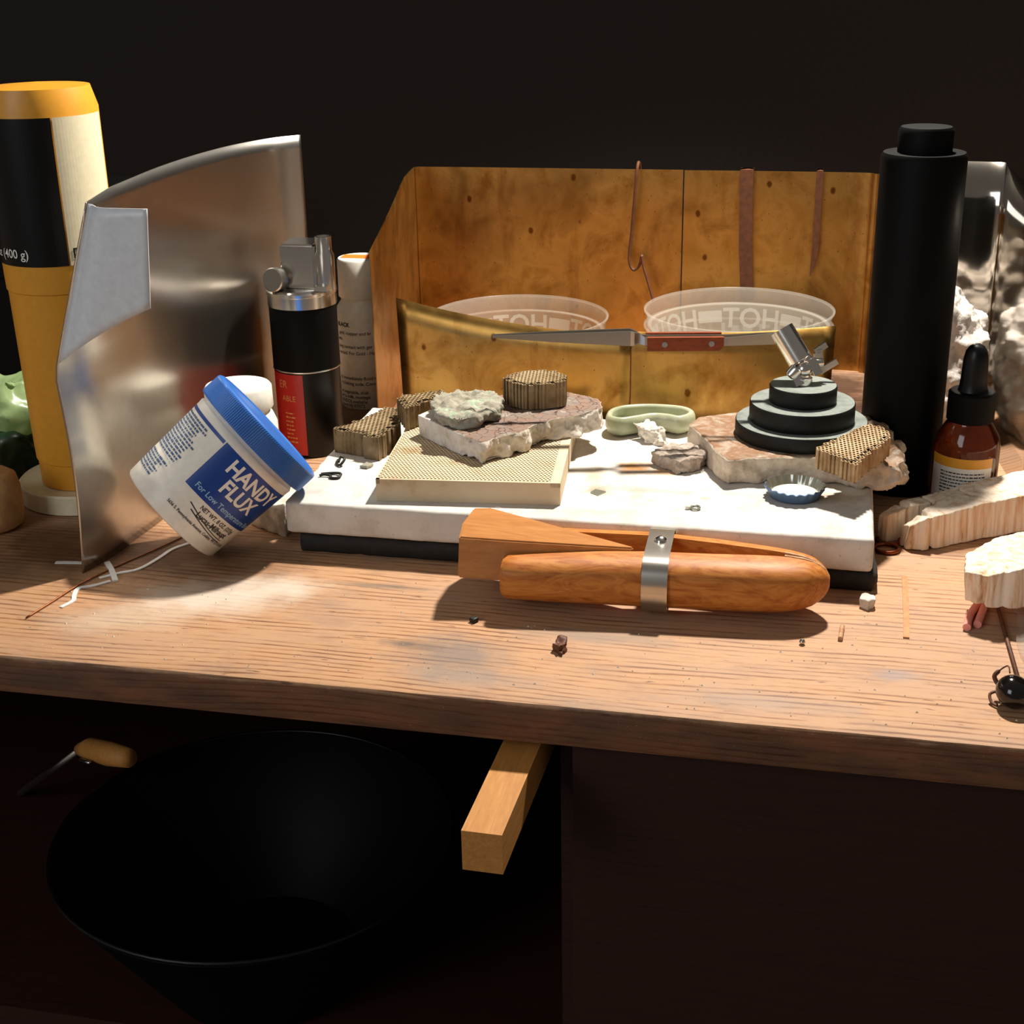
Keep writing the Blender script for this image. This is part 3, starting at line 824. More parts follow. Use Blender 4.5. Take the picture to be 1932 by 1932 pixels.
# ------------------------------------------------------------------ round iron base with ball joint, tweezers
bs = thing('ball_joint_stand', 'black three tier round base with chrome ball joint clamp', 'tool stand', (10.15, 10.3, 3.97))
def tier(r, z0, z1, name):
    V, Fc = lathe([(r-.04, z0), (r, z0+.05), (r, z1-.06), (r-.05, z1)], 80, (10.15, 10.3, 0), True)
    o = mk(name, V, Fc, [M_rubber, M_dust], bs, smooth=True, angle=40)
    for p in o.data.polygons:
        if p.normal.z > .9: p.material_index = 1
    return o
tier(3.25, 3.97, 4.7, 'base_tier'); tier(2.58, 4.7, 5.65, 'base_tier'); tier(1.65, 5.65, 6.5, 'base_tier')
def ball(c, r, n=24):
    return lathe([(r*math.sin(math.pi*k/12), -r*math.cos(math.pi*k/12)) for k in range(13)], n, c, False)
mk('post', *lathe([(.42, 0), (.42, .35), (.3, .42), (.3, .5)], 24, (10.15, 10.3, 6.5)), M_steel, bs, smooth=True, angle=40)
mk('ball', *ball((10.12, 10.45, 7.22), .42), M_steel, bs, smooth=True)
mk('ball', *ball((10.22, 10.6, 7.7), .32), M_steel, bs, smooth=True)
mk('socket_stub', *xf(lathe([(.3, 0), (.34, .1), (.34, .5), (.2, .6)], 20), Matrix.Translation((9.85, 10.2, 7.35)) @ Matrix.Rotation(math.radians(-140), 4, 'Y')), M_steel, bs, smooth=True, angle=40)
ax = (Vector((9.05, 11.05, 8.85))-Vector((10.1, 10.6, 7.35))).normalized()
Q = ax.to_track_quat('Z', 'Y').to_matrix().to_4x4()
sl = lathe([(.5, .25), (.62, .35), (.6, 2.15), (.52, 2.15), (.5, .4)], 32)
o = mk('split_sleeve', *xf(sl, Matrix.Translation((10.12, 10.6, 7.3)) @ Q), M_steel, bs, smooth=True, angle=40)
for k, (p0, p1) in enumerate([((9.62, 10.3, 7.2), (10.0, 9.9, 6.55)), ((10.45, 10.45, 7.75), (10.85, 10.4, 7.0))]):
    mk('clamp_plate', *ribbon([p0, p1], .42, .14, (.1, -.9, .3)), M_steel, bs)
wn = [(10.55, 10.6, 7.55), (10.95, 10.8, 7.55)]
mk('screw', *tube([(10.2, 10.5, 7.5), (11.0, 10.85, 7.5)], .2, 14), M_steel, bs, smooth=True, angle=40)
def wingnut():
    up_ = (-.2, .95, 0)
    hub = ribbon([(10.75, 10.78, 7.15), (10.72, 10.78, 7.95)], .34, .24, up_)
    pl_ = ribbon([(10.98, 10.84, 6.95), (10.82, 10.84, 8.12)], .3, .18, up_)
    w1 = ribbon([(10.62, 10.84, 8.0), (11.16, 11.0, 8.36)], .3, .18, up_)
    w2 = ribbon([(10.9, 10.86, 6.98), (11.18, 10.95, 7.16), (11.72, 11.1, 7.5)], .3, .18, up_)
    return join(hub, pl_, w1, w2)
mk('wing_screw', *wingnut(), M_steel, bs)

tw = thing('tweezers', 'steel cross-locking tweezers with reddish wooden grips held above the slab', 'tweezers', (2.4, 9.4, 8.4))
d0 = Vector((.977, .213, 0)); pn = Vector((-.213, .977, 0))
def blade(off, xs):
    """upright strip along the tweezers: list of (t, zc, h, lateral)"""
    V, Fc = [], []; th = .09
    for t, zc, h, lat in xs:
        b = Vector((-4.98, 7.94, 0))+d0*t+pn*(lat+off)
        for s_, u_ in ((0, -1), (0, 1), (1, 1), (1, -1)):
            V.append(tuple(b+pn*th*s_+Vector((0, 0, zc+u_*h/2))))
    m = len(xs)
    for i in range(m-1):
        for k in range(4):
            k2 = (k+1) % 4; Fc.append((i*4+k, i*4+k2, i*4+4+k2, i*4+4+k))
    Fc.append((0, 1, 2, 3)); Fc.append(tuple(m*4-4+k for k in (3, 2, 1, 0)))
    return V, Fc
mk('blade', *blade(0, [(0, 8.93, .1, .0), (3, 8.83, .42, -.05), (6.8, 8.74, .74, -.12), (7.0, 8.72, .66, -.05), (7.35, 8.65, .42, .2), (7.8, 8.6, .4, .3), (11.6, 8.55, .4, .3), (13.9, 8.6, .56, .1), (14.4, 8.62, .5, .1)]), M_brushed, tw)
mk('blade', *blade(.06, [(0, 8.97, .1, .06), (3, 8.9, .42, .12), (6.8, 8.8, .72, .2), (7.1, 8.75, .6, .12), (7.5, 8.6, .4, -.2), (7.8, 8.58, .4, -.3), (11.6, 8.53, .4, -.3), (13.9, 8.58, .58, -.05), (14.4, 8.6, .5, -.05)]), M_brushed, tw)
for off in (-.52, .40):
    z = 8.52
    V = []
    pr = [(7.6, -.34), (7.6, .34), (11.35, .34), (11.35, -.1), (11.15, -.34)]
    for s_ in (0, 1):
        for t, zz in pr:
            b = Vector((-4.98, 7.94, 0))+d0*t+pn*(off+s_*.22); V.append((b.x, b.y, z+zz-(t-9.5)*.012))
    n = len(pr); Fc = [tuple(range(n)), tuple(reversed(range(n, 2*n)))]+[(i, (i+1) % n, n+(i+1) % n, n+i) for i in range(n)]
    g = mk('grip', V, Fc, M_handle, tw)
    for t in (8.45, 10.75):
        b = Vector((-4.98, 7.94, 0))+d0*t+pn*(off-.03)
        mk('rivet', *xf(lathe([(0, 0), (.14, 0), (.16, .03), (.16, .28), (0, .28)], 16), Matrix.Translation((b.x, b.y, z)) @ pn.to_track_quat('Z', 'Y').to_matrix().to_4x4()), M_steel, g, smooth=True, angle=40)

# ------------------------------------------------------------------ ring clamp with wedge
rc = thing('ring_clamp', 'wooden jeweller ring clamp with steel band and wedge', 'ring clamp', (4.6, -2.2, 0))
def lerp_tab(tab, x):
    for a, b in zip(tab, tab[1:]):
        if a[0] <= x <= b[0]:
            t = (x-a[0])/(b[0]-a[0]); t = t*t*(3-2*t) if len(tab) > 90 else t
            return tuple(p+(q-p)*t for p, q in zip(a[1:], b[1:]))
    return tab[0][1:] if x < tab[0][0] else tab[-1][1:]
def jaw(inner, outer, hz, xs):
    V, Fc = [], []; n = 15
    for x in xs:
        yi, = lerp_tab(inner, x); yo, = lerp_tab(outer, x); h, zc = lerp_tab(hz, x)
        for k in range(n):
            a = math.pi*(k/(n-1)-.5)      # -90..90 : bottom to top round the outside
            e = .72
            c, s_ = math.cos(a), math.sin(a)
            c = math.copysign(abs(c)**e, c) if abs(c) > 1e-6 else 0.; s_ = math.copysign(abs(s_)**e, s_)
            V.append((x, yi+(yo-yi)*c, zc+h*s_))
    m = len(xs)
    for i in range(m-1):
        for k in range(n):
            k2 = (k+1) % n; Fc.append((i*n+k, i*n+k2, i*n+n+k2, i*n+n+k))
    Fc.append(tuple(range(n))); Fc.append(tuple(reversed(range((m-1)*n, m*n))))
    return V, Fc
xsj = [-1.9, -1.85, -1.7, -1.2, 0, 1.5, 3, 4.2, 5.4, 7, 8.5, 9.5, 10.2, 10.8, 11.2, 11.5, 11.7, 11.82, 11.88]
hz0 = [(-1.9, .80, 1.55), (-1.7, .92, 1.55), (0, 1.02, 1.52), (4.2, 1.14, 1.5), (8, 1.15, 1.5), (9.5, 1.08, 1.52), (10.5, .96, 1.55), (11.2, .74, 1.58), (11.6, .5, 1.6), (11.82, .26, 1.6), (11.88, .1, 1.6)]
hz = [(-1.9, .82, 1.55), (-1.7, .95, 1.55), (0, 1.04, 1.52), (4.2, 1.15, 1.5), (9, 1.16, 1.5), (10, 1.13, 1.5), (10.7, 1.04, 1.52), (11.2, .9, 1.54), (11.55, .7, 1.56), (11.78, .46, 1.58), (11.88, .2, 1.6)]
fi = [(-1.9, -3.75), (0, -3.3), (4.2, -2.8), (7, -2.6), (10, -2.3), (11.3, -2.3), (11.9, -2.35)]
fo = [(-1.9, -4.75), (-1.6, -4.9), (0, -4.75), (4.2, -4.3), (8, -4.1), (10, -3.9), (10.7, -3.7), (11.2, -3.4), (11.6, -3.0), (11.8, -2.7), (11.9, -2.5)]
bi = [(-1.9, -1.0), (0, -.95), (4.2, -.95), (7, -1.35), (10, -1.85), (11.3, -2.05), (11.9, -2.3)]
bo = [(-1.9, -.1), (-1.4, .08), (4.2, .15), (7, -.15), (9, -.55), (10, -.75), (10.8, -1.0), (11.3, -1.3), (11.7, -1.8), (11.9, -2.15)]
mk('jaw', *jaw(fi, fo, hz, xsj), M_clampwood, rc, smooth=True, angle=55)
mk('jaw', *jaw(bi, bo, [(a, b*.98, c) for a, b, c in hz], xsj), M_clampwood, rc, smooth=True, angle=55)
def pad(inner, off, sgn):
    V, Fc = [], []
    xs = [9.95, 10.3, 10.7, 11.1, 11.4, 11.65, 11.86]
    for x in xs:
        y, = lerp_tab(inner, x); h, zc = lerp_tab(hz, x); h += .03
        for a, b in ((0, -1), (0, 1), (1, 1), (1, -1)): V.append((x, y+sgn*(a*.11), zc+b*h))
    for i in range(len(xs)-1):
        for k in range(4):
            k2 = (k+1) % 4; Fc.append((i*4+k, i*4+k2, i*4+4+k2, i*4+4+k))
    Fc.append((0, 1, 2, 3)); Fc.append(tuple(len(V)-4+k for k in (3, 2, 1, 0)))
    return V, Fc
mk('leather_pad', *pad(fi, 0, 1), M_leather, rc); mk('leather_pad', *pad(bi, 0, -1), M_leather, rc)
# wedge
wt = [(-3.86, -3.9, 3.2), (3.6, -2.75, 2.72), (3.6, -1.2, 2.72), (-3.2, -.25, 3.2), (-4.07, -.46, 3.2)]
wt = [(-3.86, -3.9, 3.2), (-1.6, -3.6, 3.06), (3.55, -2.72, 2.72), (3.55, -2.55, 2.72), (-1.0, -1.0, 3.02), (-3.3, -.27, 3.2), (-4.05, -.46, 3.2), (-4.12, -2.2, 3.2)]
wb = [(x-.12 if x < -3 else x, y, z-1.95 if x < 0 else z-1.6) for x, y, z in wt]
n = len(wt); V = wb+wt
vf = (V, [tuple(reversed(range(n))), tuple(range(n, 2*n))]+[(i, (i+1) % n, n+(i+1) % n, n+i) for i in range(n)])
def bevel_mesh(o, w, seg=2):
    bm = bmesh.new(); bm.from_mesh(o.data)
    bmesh.ops.bevel(bm, geom=[e for e in bm.edges if e.calc_face_angle(0) > .5], offset=w*S, segments=seg, affect='EDGES', clamp_overlap=True)
    bm.to_mesh(o.data); bm.free()
o = mk('wedge', *vf, M_wedge, rc); bevel_mesh(o, .07)
# steel band
def band():
    prof = []
    loop = [(-4.42, 1.5), (-4.38, 1.9), (-4.2, 2.35), (-3.8, 2.66), (-3.1, 2.74), (-2.0, 2.74), (-.9, 2.74), (-.25, 2.68), (.12, 2.4), (.28, 1.9), (.28, 1.1), (.1, .6), (-.3, .32), (-1.2, .26), (-3.0, .26), (-3.9, .36), (-4.3, .75), (-4.42, 1.2)]
    C = catmull([(0, y, z) for y, z in loop], 4, True); n = len(C); V, Fc = [], []
    cen = Vector((0, -2.1, 1.5))
    for p in C:
        q = cen+(p-cen)*.975
        sk = (p.y+2.1)*.03
        for x, pt in ((4.05, p), (5.15, p), (5.15, q), (4.05, q)): V.append((x-sk, pt.y, pt.z))
    for i in range(n):
        i2 = (i+1) % n
        for k in range(4):
            k2 = (k+1) % 4; Fc.append((i*4+k, i*4+k2, i2*4+k2, i2*4+k))
    return V, Fc
bd = mk('steel_band', *band(), M_brushed, rc, smooth=True, angle=40)
mk('rivet', *lathe([(.27, -.02), (.27, .1), (.2, .17), (.09, .22), (0, .22)], 24, (4.62, -1.75, 2.74)), M_steel, bd, smooth=True, angle=40)
mk('pivot_bolt', *lathe([(.45, .0), (.5, .06), (.5, .2), (.3, .28)], 24, (4.6, -2.2, 0)), M_brushed, bd, smooth=True, angle=40)

# ------------------------------------------------------------------ flux jar, tilted against the slab
az, el = .57, .65
a_ = Vector((math.cos(el)*math.cos(az), math.cos(el)*math.sin(az), math.sin(el)))
B_ = Vector((-18.66, -1.23, 2.19))
toc = (Vector((11, -59, 27))-B_); xax = (toc-a_*toc.dot(a_)).normalized(); yax = a_.cross(xax)
Mj = Matrix(((xax.x, yax.x, a_.x, B_.x), (xax.y, yax.y, a_.y, B_.y), (xax.z, yax.z, a_.z, B_.z), (0, 0, 0, 1)))
fj = thing('flux_jar', 'white flux jar with ribbed blue lid tilted against the slab', 'jar', matrix=Mj)
Rj = lambda z: 2.76+.2*min(max(z, 0), 4.7)/4.7
body = mk('body', *lathe([(0, 0), (2.55, 0), (2.7, .05), (2.76, .14)]+[(Rj(z), z) for z in (1, 2, 3, 4, 4.62)]+[(2.98, 4.86), (2.92, 4.95), (2.88, 5.0), (2.88, 5.4)], 96), M_white, fj, smooth=True, angle=40, local=True)
def lid():
    n = 360; V, Fc = [], []
    prof = [(2.9, 5.16, 0), (3.24, 5.16, 0), (3.26, 5.24, 1), (3.26, 6.12, 1), (3.22, 6.22, 0), (3.08, 6.3, 0), (2.95, 6.32, 0), (2.85, 6.26, 0), (0, 6.26, 0)]
    for r, z, rb in prof:
        for k in range(n):
            a = 2*math.pi*k/n; q = r-(.02 if (rb and k % 2) else 0); V.append((q*math.cos(a), q*math.sin(a), z))
    for i in range(len(prof)-1):
        for k in range(n):
            k2 = (k+1) % n; Fc.append((i*n+k, i*n+k2, (i+1)*n+k2, (i+1)*n+k))
    Fc.append(tuple(reversed(range(n))))
    return V, Fc
mk('lid', *lid(), M_blue, fj, local=True)
lab = mk('label_panel', *on_cyl(flatrect(5.4, 2.6, 40), Rj, -13, 1.93, .008), M_navy, body, local=True)
mk('label_stripe', *on_cyl(flatrect(4.3, .17, 40), Rj, -98, 4.36, .008), M_navy, body, local=True)
def jtext(name, s, size, phi, z, m, bold=0., sx=1., mx=88.):
    mk(name, *on_cyl(textmesh(s, size, bold), Rj, phi, z, .016, sx, maxphi=mx), m, body, local=True)
jtext('lettering', 'HANDY', 1.0, 3, 3.62, M_paperwhite, .03, .93)
jtext('lettering', 'FLUX', 1.0, 12, 2.76, M_paperwhite, .03, .93)
jtext('lettering', 'For Low Temperature Brazing', .4, -5, 2.14, M_lblue, .004, .95)
jtext('lettering', 'NET WT. 8 OZ. (227g)', .31, 14, 1.56, M_ink, .004, .82)
jtext('lettering', 'Lucas-Milhaupt', .42, 16, 1.18, M_ink, .008, .86)
jtext('lettering', '5656 S. Pennsylvania Avenue, Cudahy, WI 53110 USA', .215, -12, .74, M_ink, .003, .88)
sw = []
for k, (y0, y1, x0, x1) in enumerate([(.35, -.12, -.55, 2.2), (.12, -.24, -.3, 2.2)]):
    m_ = 20
    V = []; 
    for i in range(m_+1):
        t = i/m_; x = x0+(x1-x0)*t; y = y0+(y1-y0)*math.sin(t*math.pi/2)
        w = .05*(1-.3*t); V += [(x, y-w/2, 0), (x, y+w/2, 0)]
    sw.append((V, [(2*i, 2*i+2, 2*i+3, 2*i+1) for i in range(m_)]))
mk('swoosh', *on_cyl(join(*sw), Rj, 15, 1.14, .018), M_ink, body, local=True)
mk('small_print', *on_cyl(wordrows(13, 2.75, .17, .11, 3, .28), Rj, -84, 4.12, .016, 1.0), M_inkblue, body, local=True)
mk('small_print', *on_cyl(wordrows(6, 2.5, .17, .11, 4, .3), Rj, -84, 1.7, .016, 1.0), M_inkblue, body, local=True)

# ------------------------------------------------------------------ bottles and cans behind
wj = thing('white_jar', 'plain white capped bottle standing behind the flux jar', 'bottle', (-18.55, 7.6, 0))
c = (-18.55, 7.6, 0)
mk('body', *lathe([(0, 0), (1.8, 0), (1.9, .1), (1.9, 3.9), (1.7, 4.4), (1.5, 4.6), (1.5, 5.0)], 48, c), M_white, wj, smooth=True, angle=40)
mk('cap', *lathe([(1.72, 4.75), (1.76, 4.8), (1.74, 5.85), (1.64, 5.98), (0, 6.0)], 48, c), M_white, wj, smooth=True, angle=40)

lt = thing('torch_lighter', 'black torch lighter with chrome head and red label', 'lighter', (-17.5, 15, 0))
c = (-17.5, 15, 0)
mk('body', *lathe([(0, 0), (1.78, 0), (1.84, .08), (1.84, 5.0), (0, 5.0)], 64, c), M_black, lt, smooth=True, angle=40)
mk('sleeve', *lathe([(1.84, 5.0), (1.88, 5.06), (1.88, 8.55), (0, 8.55)], 64, c), M_blackm, lt, smooth=True, angle=40)
mk('sleeve_ring', *lathe([(1.86, 4.97), (1.9, 5.0), (1.9, 5.05), (1.86, 5.08)], 64, c, False), M_steel, lt, smooth=True)
def off(vf, c): return [(x+c[0], y+c[1], z+c[2]) for x, y, z in vf[0]], vf[1]
rl = mk('label_panel', *off(on_cyl(flatrect(3.0, 4.7, 20), 1.84, -172, .2, .01), c), M_red, lt)
mk('lettering', *off(on_cyl(textmesh('ER', .62), 1.84, -128, 4.1, .02, .9), c), M_goldink, lt)
mk('lettering', *off(on_cyl(textmesh('ABLE', .46), 1.84, -122, 3.35, .02, .9), c), M_goldink, lt)
mk('small_print', *off(on_cyl(wordrows(8, .7, .24, .1, 9, .4), 1.84, -117, 2.6, .02), c), M_goldink, lt)
mk('collar', *lathe([(1.8, 8.5), (1.92, 8.58), (1.9, 9.2), (1.96, 9.24), (1.96, 9.4), (1.82, 9.5), (1.6, 9.56), (0, 9.58)], 64, c), M_steel, lt, smooth=True, angle=40)
hd = box(-18.3, 14.1, 9.5, -16.3, 16.2, 12.0)
o = mk('head', *hd, M_steel, lt); bevel_mesh(o, .12)
mk('nozzle', *lathe([(.55, 9.5), (.55, 11.4), (.45, 11.6), (.45, 12.4), (.36, 12.4), (.36, 11.8), (0, 11.8)], 32, (-15.9+.0, 14.6, 0)), M_steel, lt, smooth=True, angle=40)
fr = Vector((11, -59, 0))-Vector(c); fr.normalize()
kq = (fr*.86+Vector((-.5, 0, .12))).normalized().to_track_quat('Z', 'Y').to_matrix().to_4x4()
mk('gas_knob', *xf(lathe([(0, 0), (.5, 0), (.62, .05), (.66, .1), (.66, .62), (.6, .68), (0, .66)], 40), Matrix.Translation((-18.35, 13.95, 10.1)) @ kq), M_brushed, lt, smooth=True, angle=40)
mk('lever', *box(-16.2, 13.6, 9.56, -15.5, 14.6, 9.85), M_steel, lt)

wb_ = thing('white_bottle', 'white bottle with black text and an orange topped cap', 'bottle', (-17.05, 24.0, 0))
c = (-17.05, 24.0, 0)
mk('body', *lathe([(0, 0), (1.55, 0), (1.65, .12), (1.65, 5.9), (1.55, 6.35), (1.3, 6.7), (1.25, 7.1)], 64, c), M_white, wb_, smooth=True, angle=40)
mk('cap', *lathe([(1.38, 6.95), (1.42, 7.0), (1.4, 9.2), (1.32, 9.3), (1.1, 9.32), (0, 9.32)], 64, c), M_white, wb_, smooth=True, angle=40)
mk('cap_sticker', *off(prism([(-1.1, -.5), (1.1, -.5), (1.1, .5), (-1.1, .5)], 9.325, 9.34), (c[0], c[1], 0)), M_orange, wb_)
rows = [('BLACK', .36, 5.3, .012), (', gold, copper and br', .3, 4.8, .003), ('ers.', .3, 4.42, .01), ('ding contact with ger', .3, 3.95, .003), ('nected. For Gold - Hig', .3, 3.55, .003),
        ('ly, immediately flood thi', .3, 1.95, .003), ('e a baking soda. Cons', .3, 1.6, .003), ('er vegetable, shak', .3, 1.05, .003), ('er is milk, mustage', .3, .75, .003), ('(INDO) available', .3, .45, .003), ('mont NJ 07072', .3, .17, .003)]
for s_, sz, z, bd_ in rows:
    mk('lettering', *off(on_cyl(textmesh(s_, sz, bd_), 1.65, -140, z, .015, .95, maxphi=10), c), M_ink, wb_)

yb = thing('ochre_bottle', 'ochre yellow squeeze bottle standing on its wide cream cap', 'bottle', (-26.9, 6.2, 0))
c = (-26.9, 6.2, 0)
mk('cap', *lathe([(0, 0), (3.5, 0), (3.6, .08), (3.6, 1.0), (3.52, 1.08), (3.3, 1.0), (2.5, .95), (0, .95)], 64, c), M_cream, yb, smooth=True, angle=40)
Ry = lambda z: 2.52+.16*min(1, max(0, (z-1.2)/10.5))
mk('body', *lathe([(2.3, .93), (2.42, 1.0), (2.44, 2.3), (2.52, 2.36)]+[(Ry(z), z) for z in (3, 5, 7, 9, 11)]+[(2.68, 11.3), (2.74, 11.36), (2.76, 12), (2.78, 14), (2.78, 20), (2.5, 21), (0, 21.2)], 80, c), M_yellow, yb, smooth=True, angle=40)
mk('label_panel', *off(on_cyl(flatrect(8.3, 7.0, 48), 2.79, -222, 12.75, .02), c), M_black, yb)
mk('label_panel', *off(on_cyl(flatrect(3.2, 7.0, 20), 2.79, -50, 12.75, .02), c), M_cream, yb)
mk('lettering', *off(on_cyl(textmesh('oz (400 g)', .62, .004), 2.79, -142, 13.15, .04), c), M_paperwhite, yb)
mk('lettering', *off(on_cyl(textmesh('DI', .7, .012), 2.79, -47, 13.1, .04), c), M_ink, yb)

bc2 = thing('black_can', 'tall plain black can behind the brown board', 'can', (15.35, 13.6, 0))
c = (15.2, 14.5, 0)
mk('body', *lathe([(0, 0), (1.95, 0), (2.05, .1), (2.05, 17), (1.95, 17.2), (0, 17.2)], 64, c), M_blackm, bc2, smooth=True, angle=40)
mk('lid', *lathe([(1.3, 17.2), (1.32, 18.2), (1.2, 18.4), (0, 18.4)], 48, c), M_blackm, bc2, smooth=True, angle=40)

db = thing('dropper_bottle', 'amber glass dropper bottle with black bulb and yellow banded label', 'bottle', (18.35, 12, 0))
c = (18.35, 12.2, 0)
mk('glass', *lathe([(0, 0), (1.5, 0), (1.6, .12), (1.6, 3.2), (1.5, 3.7), (1.15, 4.3), (.95, 4.6), (.95, 4.9)], 64, c), M_amber, db, smooth=True, angle=40)
dl = mk('label_paper', *off(on_cyl(flatrect(2*1.6*1.05, 2.75, 30), 1.6, -165, .15, .02), c), M_white, db)
mk('label_band', *off(on_cyl(flatrect(2*1.6*1.05, .5, 30), 1.6, -165, 2.4, .028), c), M_yellow, db)
mk('small_print', *off(on_cyl(wordrows(11, 2.3, .17, .07, 12, .1), 1.6, -140, 2.1, .03), c), M_ink, db)
mk('collar', *lathe([(1.1, 4.5), (1.15, 4.55), (1.15, 5.9), (1.05, 6.0), (.7, 6.02), (0, 6.02)], 48, c), M_blackm, db, smooth=True, angle=40)
mk('bulb', *lathe([(.74, 6.0), (.68, 6.2), (.64, 6.6), (.6, 7.6), (.52, 8.0), (.36, 8.25), (.15, 8.37), (0, 8.38)], 40, c), M_black, db, smooth=True, angle=60)

# white plaster lump and folded steel sheet in the corner
o = mk('plaster_lump', *rock(prism([(16.6, 20.5), (19.4, 20.2), (19.9, 22.5), (19.8, 26), (16.4, 26)], 0, 5.6, [(16.6, 22.0, 9.2), (19.2, 20.8, 5.4), (19.9, 22.8, 6.2), (19.7, 25.0, 6.8), (16.6, 25.0, 10.2)]), .15, .6, .75, 31, 0, 0, 1, 1, 5), M_plaster, smooth=True)
tag(o, 'rough white plaster lump behind the dropper bottle', 'plaster lump')
pl = [(14.8, 27.6), (17.5, 27.4), (20.2, 27.0), (20.45, 26.2), (20.5, 23), (20.9, 18.5), (21.45, 13.4)]
cp = catmull([(a, b, 0) for a, b in pl], 6)
o = mk('folded_steel_sheet', *sheet([[(p.x, p.y, z) for p in cp] for z in (0, 3, 6, 9, 12, 15)], .06, -1), M_mirror, smooth=True)
tag(o, 'folded bare steel sheet standing behind the white plaster lump', 'metal sheet')

# ------------------------------------------------------------------ brass heat shields and cups
rs = thing('tall_brass_shield', 'tall folded brass heat shield behind the plastic cups', 'heat shield', (-1.5, 36, 0))
pl = [(-14.75, 18.9), (-15.6, 27), (-16.75, 35.0), (-16.6, 35.8), (-15.9, 36.1), (-8, 36.2), (1.35, 36.2)]
def panel(pts, zt, name, th=.06, sgn=-1):
    rows = [[(p[0], p[1], zt(p)*k/8) for p in pts] for k in range(9)]
    return mk(name, *sheet(rows, th, sgn), M_brass, rs, smooth=True, angle=50)
def dens(pl, per=4):
    return [tuple(p) for p in catmull([(a, b, 0) for a, b in pl], per)]
panel(dens(pl), lambda p: 13.0 if p[1] > 30 else 10.7+max(0, p[1]-19)*.2, 'brass_panel')
panel(dens([(1.45, 36.05), (7, 36.1), (12.6, 36.0), (13.5, 35.6), (13.85, 34.8), (13.95, 29), (14.0, 21.2)]), lambda p: 13.0 if p[1] > 30 else 11.5, 'brass_panel')
fs = thing('low_brass_shield', 'low curved brass heat shield standing behind the white slab', 'heat shield', (0, 16.6, 0))
def fpanel(xs, yoff, zt):
    rows = []
    for k in range(7):
        t = k/6
        rows.append([(x*(1+.02*t), 16.15+yoff+.006*(x-.5)**2+.12*t, zt(x)*t) for x in xs])
    return mk('brass_panel', *sheet(rows, .05, -1), M_brass, fs, smooth=True)
zt = lambda x: 7.35+.0068*(x-2)**2*(1.0 if x < 2 else .9)
fpanel([-12.5+i*.63 for i in range(22)], 0, lambda x: zt(x)-.3)
fpanel([.2+i*.62 for i in range(19)], .14, lambda x: zt(x)-.1)

def cup(name, label, c, R, h, ph0):
    t = thing(name, label, 'cup', c)
    k = .17                                       # wall slope
    lz = h-1.05                                   # ledge below the tall rim band
    rl = R-.28
    pr = [(rl-k*lz-.25, 0), (rl-k*lz, .12), (rl-.06, lz), (R-.1, lz+.06), (R-.02, h-.12), (R+.1, h-.1), (R+.12, h), (R+.02, h+.04), (R-.06, h-.02), (R-.16, lz+.12), (rl-.1, lz+.07), (rl-.07-k*(lz-.2), .2), (0, .18)]
    mk('cup_wall', *lathe(pr, 96, c), M_cup, t, smooth=True, angle=50)
    Rp = lambda z: rl-.06-k*(lz-z)
    for i in range(6):
        ph = ph0+i*60
        mk('lettering', *off(on_cyl(textmesh('HOT', 1.75, .035, 'CENTER'), Rp, ph, lz-1.42, .02), c), M_cupprint, t)
        mk('print_bar', *off(on_cyl(flatrect(1.6, .75, 10, -.8), Rp, ph+30, lz-1.1, .02), c), M_cupprint, t)
    return t
cup('deli_cup', 'single milky plastic cup with HOT lettering behind the low shield', (-8.3, 28.9, 0), 5.72, 4.75, 100)
cup('deli_cup', 'lower milky plastic cup of the stacked pair behind the tweezers', (5.75, 28.6, 0), 5.72, 4.75, 62)
cup('deli_cup', 'upper milky plastic cup nested in the stacked pair', (5.75, 28.6, 1.0), 5.72, 4.75, 84)

# things hung on the tall shield
def hung(name, label, cat, vf, mat):
    o = mk(name, *vf, mat, smooth=True, angle=40); return tag(o, label, cat)
hung('flat_file', 'dark flat steel strip hanging on the brass above the stacked cups', 'file', ribbon([(5.85, 35.7, 4.6), (5.6, 35.7, 8), (5.5, 35.7, 12), (5.5, 35.75, 13.15), (5.5, 36.4, 13.15), (5.5, 36.5, 12.6)], .85, .12, (0, -1, .02)), M_twig)
hung('scriber', 'dark pointed blade hanging on the brass shield', 'scriber', ribbon([(9.85, 35.7, 6.35), (9.98, 35.7, 7.0), (10.1, 35.7, 8.2), (10.1, 35.7, 13.15), (10.1, 36.4, 13.15), (10.1, 36.5, 12.6)], [.06, .3, .42, .42, .42, .42], .1, (0, -1, .02)), M_twig)
hung('wire_hook', 'brown bent wire hook dangling into the stacked cups', 'hook', tube(catmull([(-1.5, 36.6, 12.4), (-1.55, 36.4, 13.25), (-1.6, 35.6, 13.1), (-1.9, 35.55, 9), (-2.05, 35.5, 7.2), (-1.75, 35.4, 6.5), (-1.35, 35.35, 6.8), (-1.15, 35.2, 7.5), (-1.05, 35.1, 6.9), (-.7, 34.9, 5.9), (-.25, 34.6, 4.6)], 5), .1, 8), M_twig)

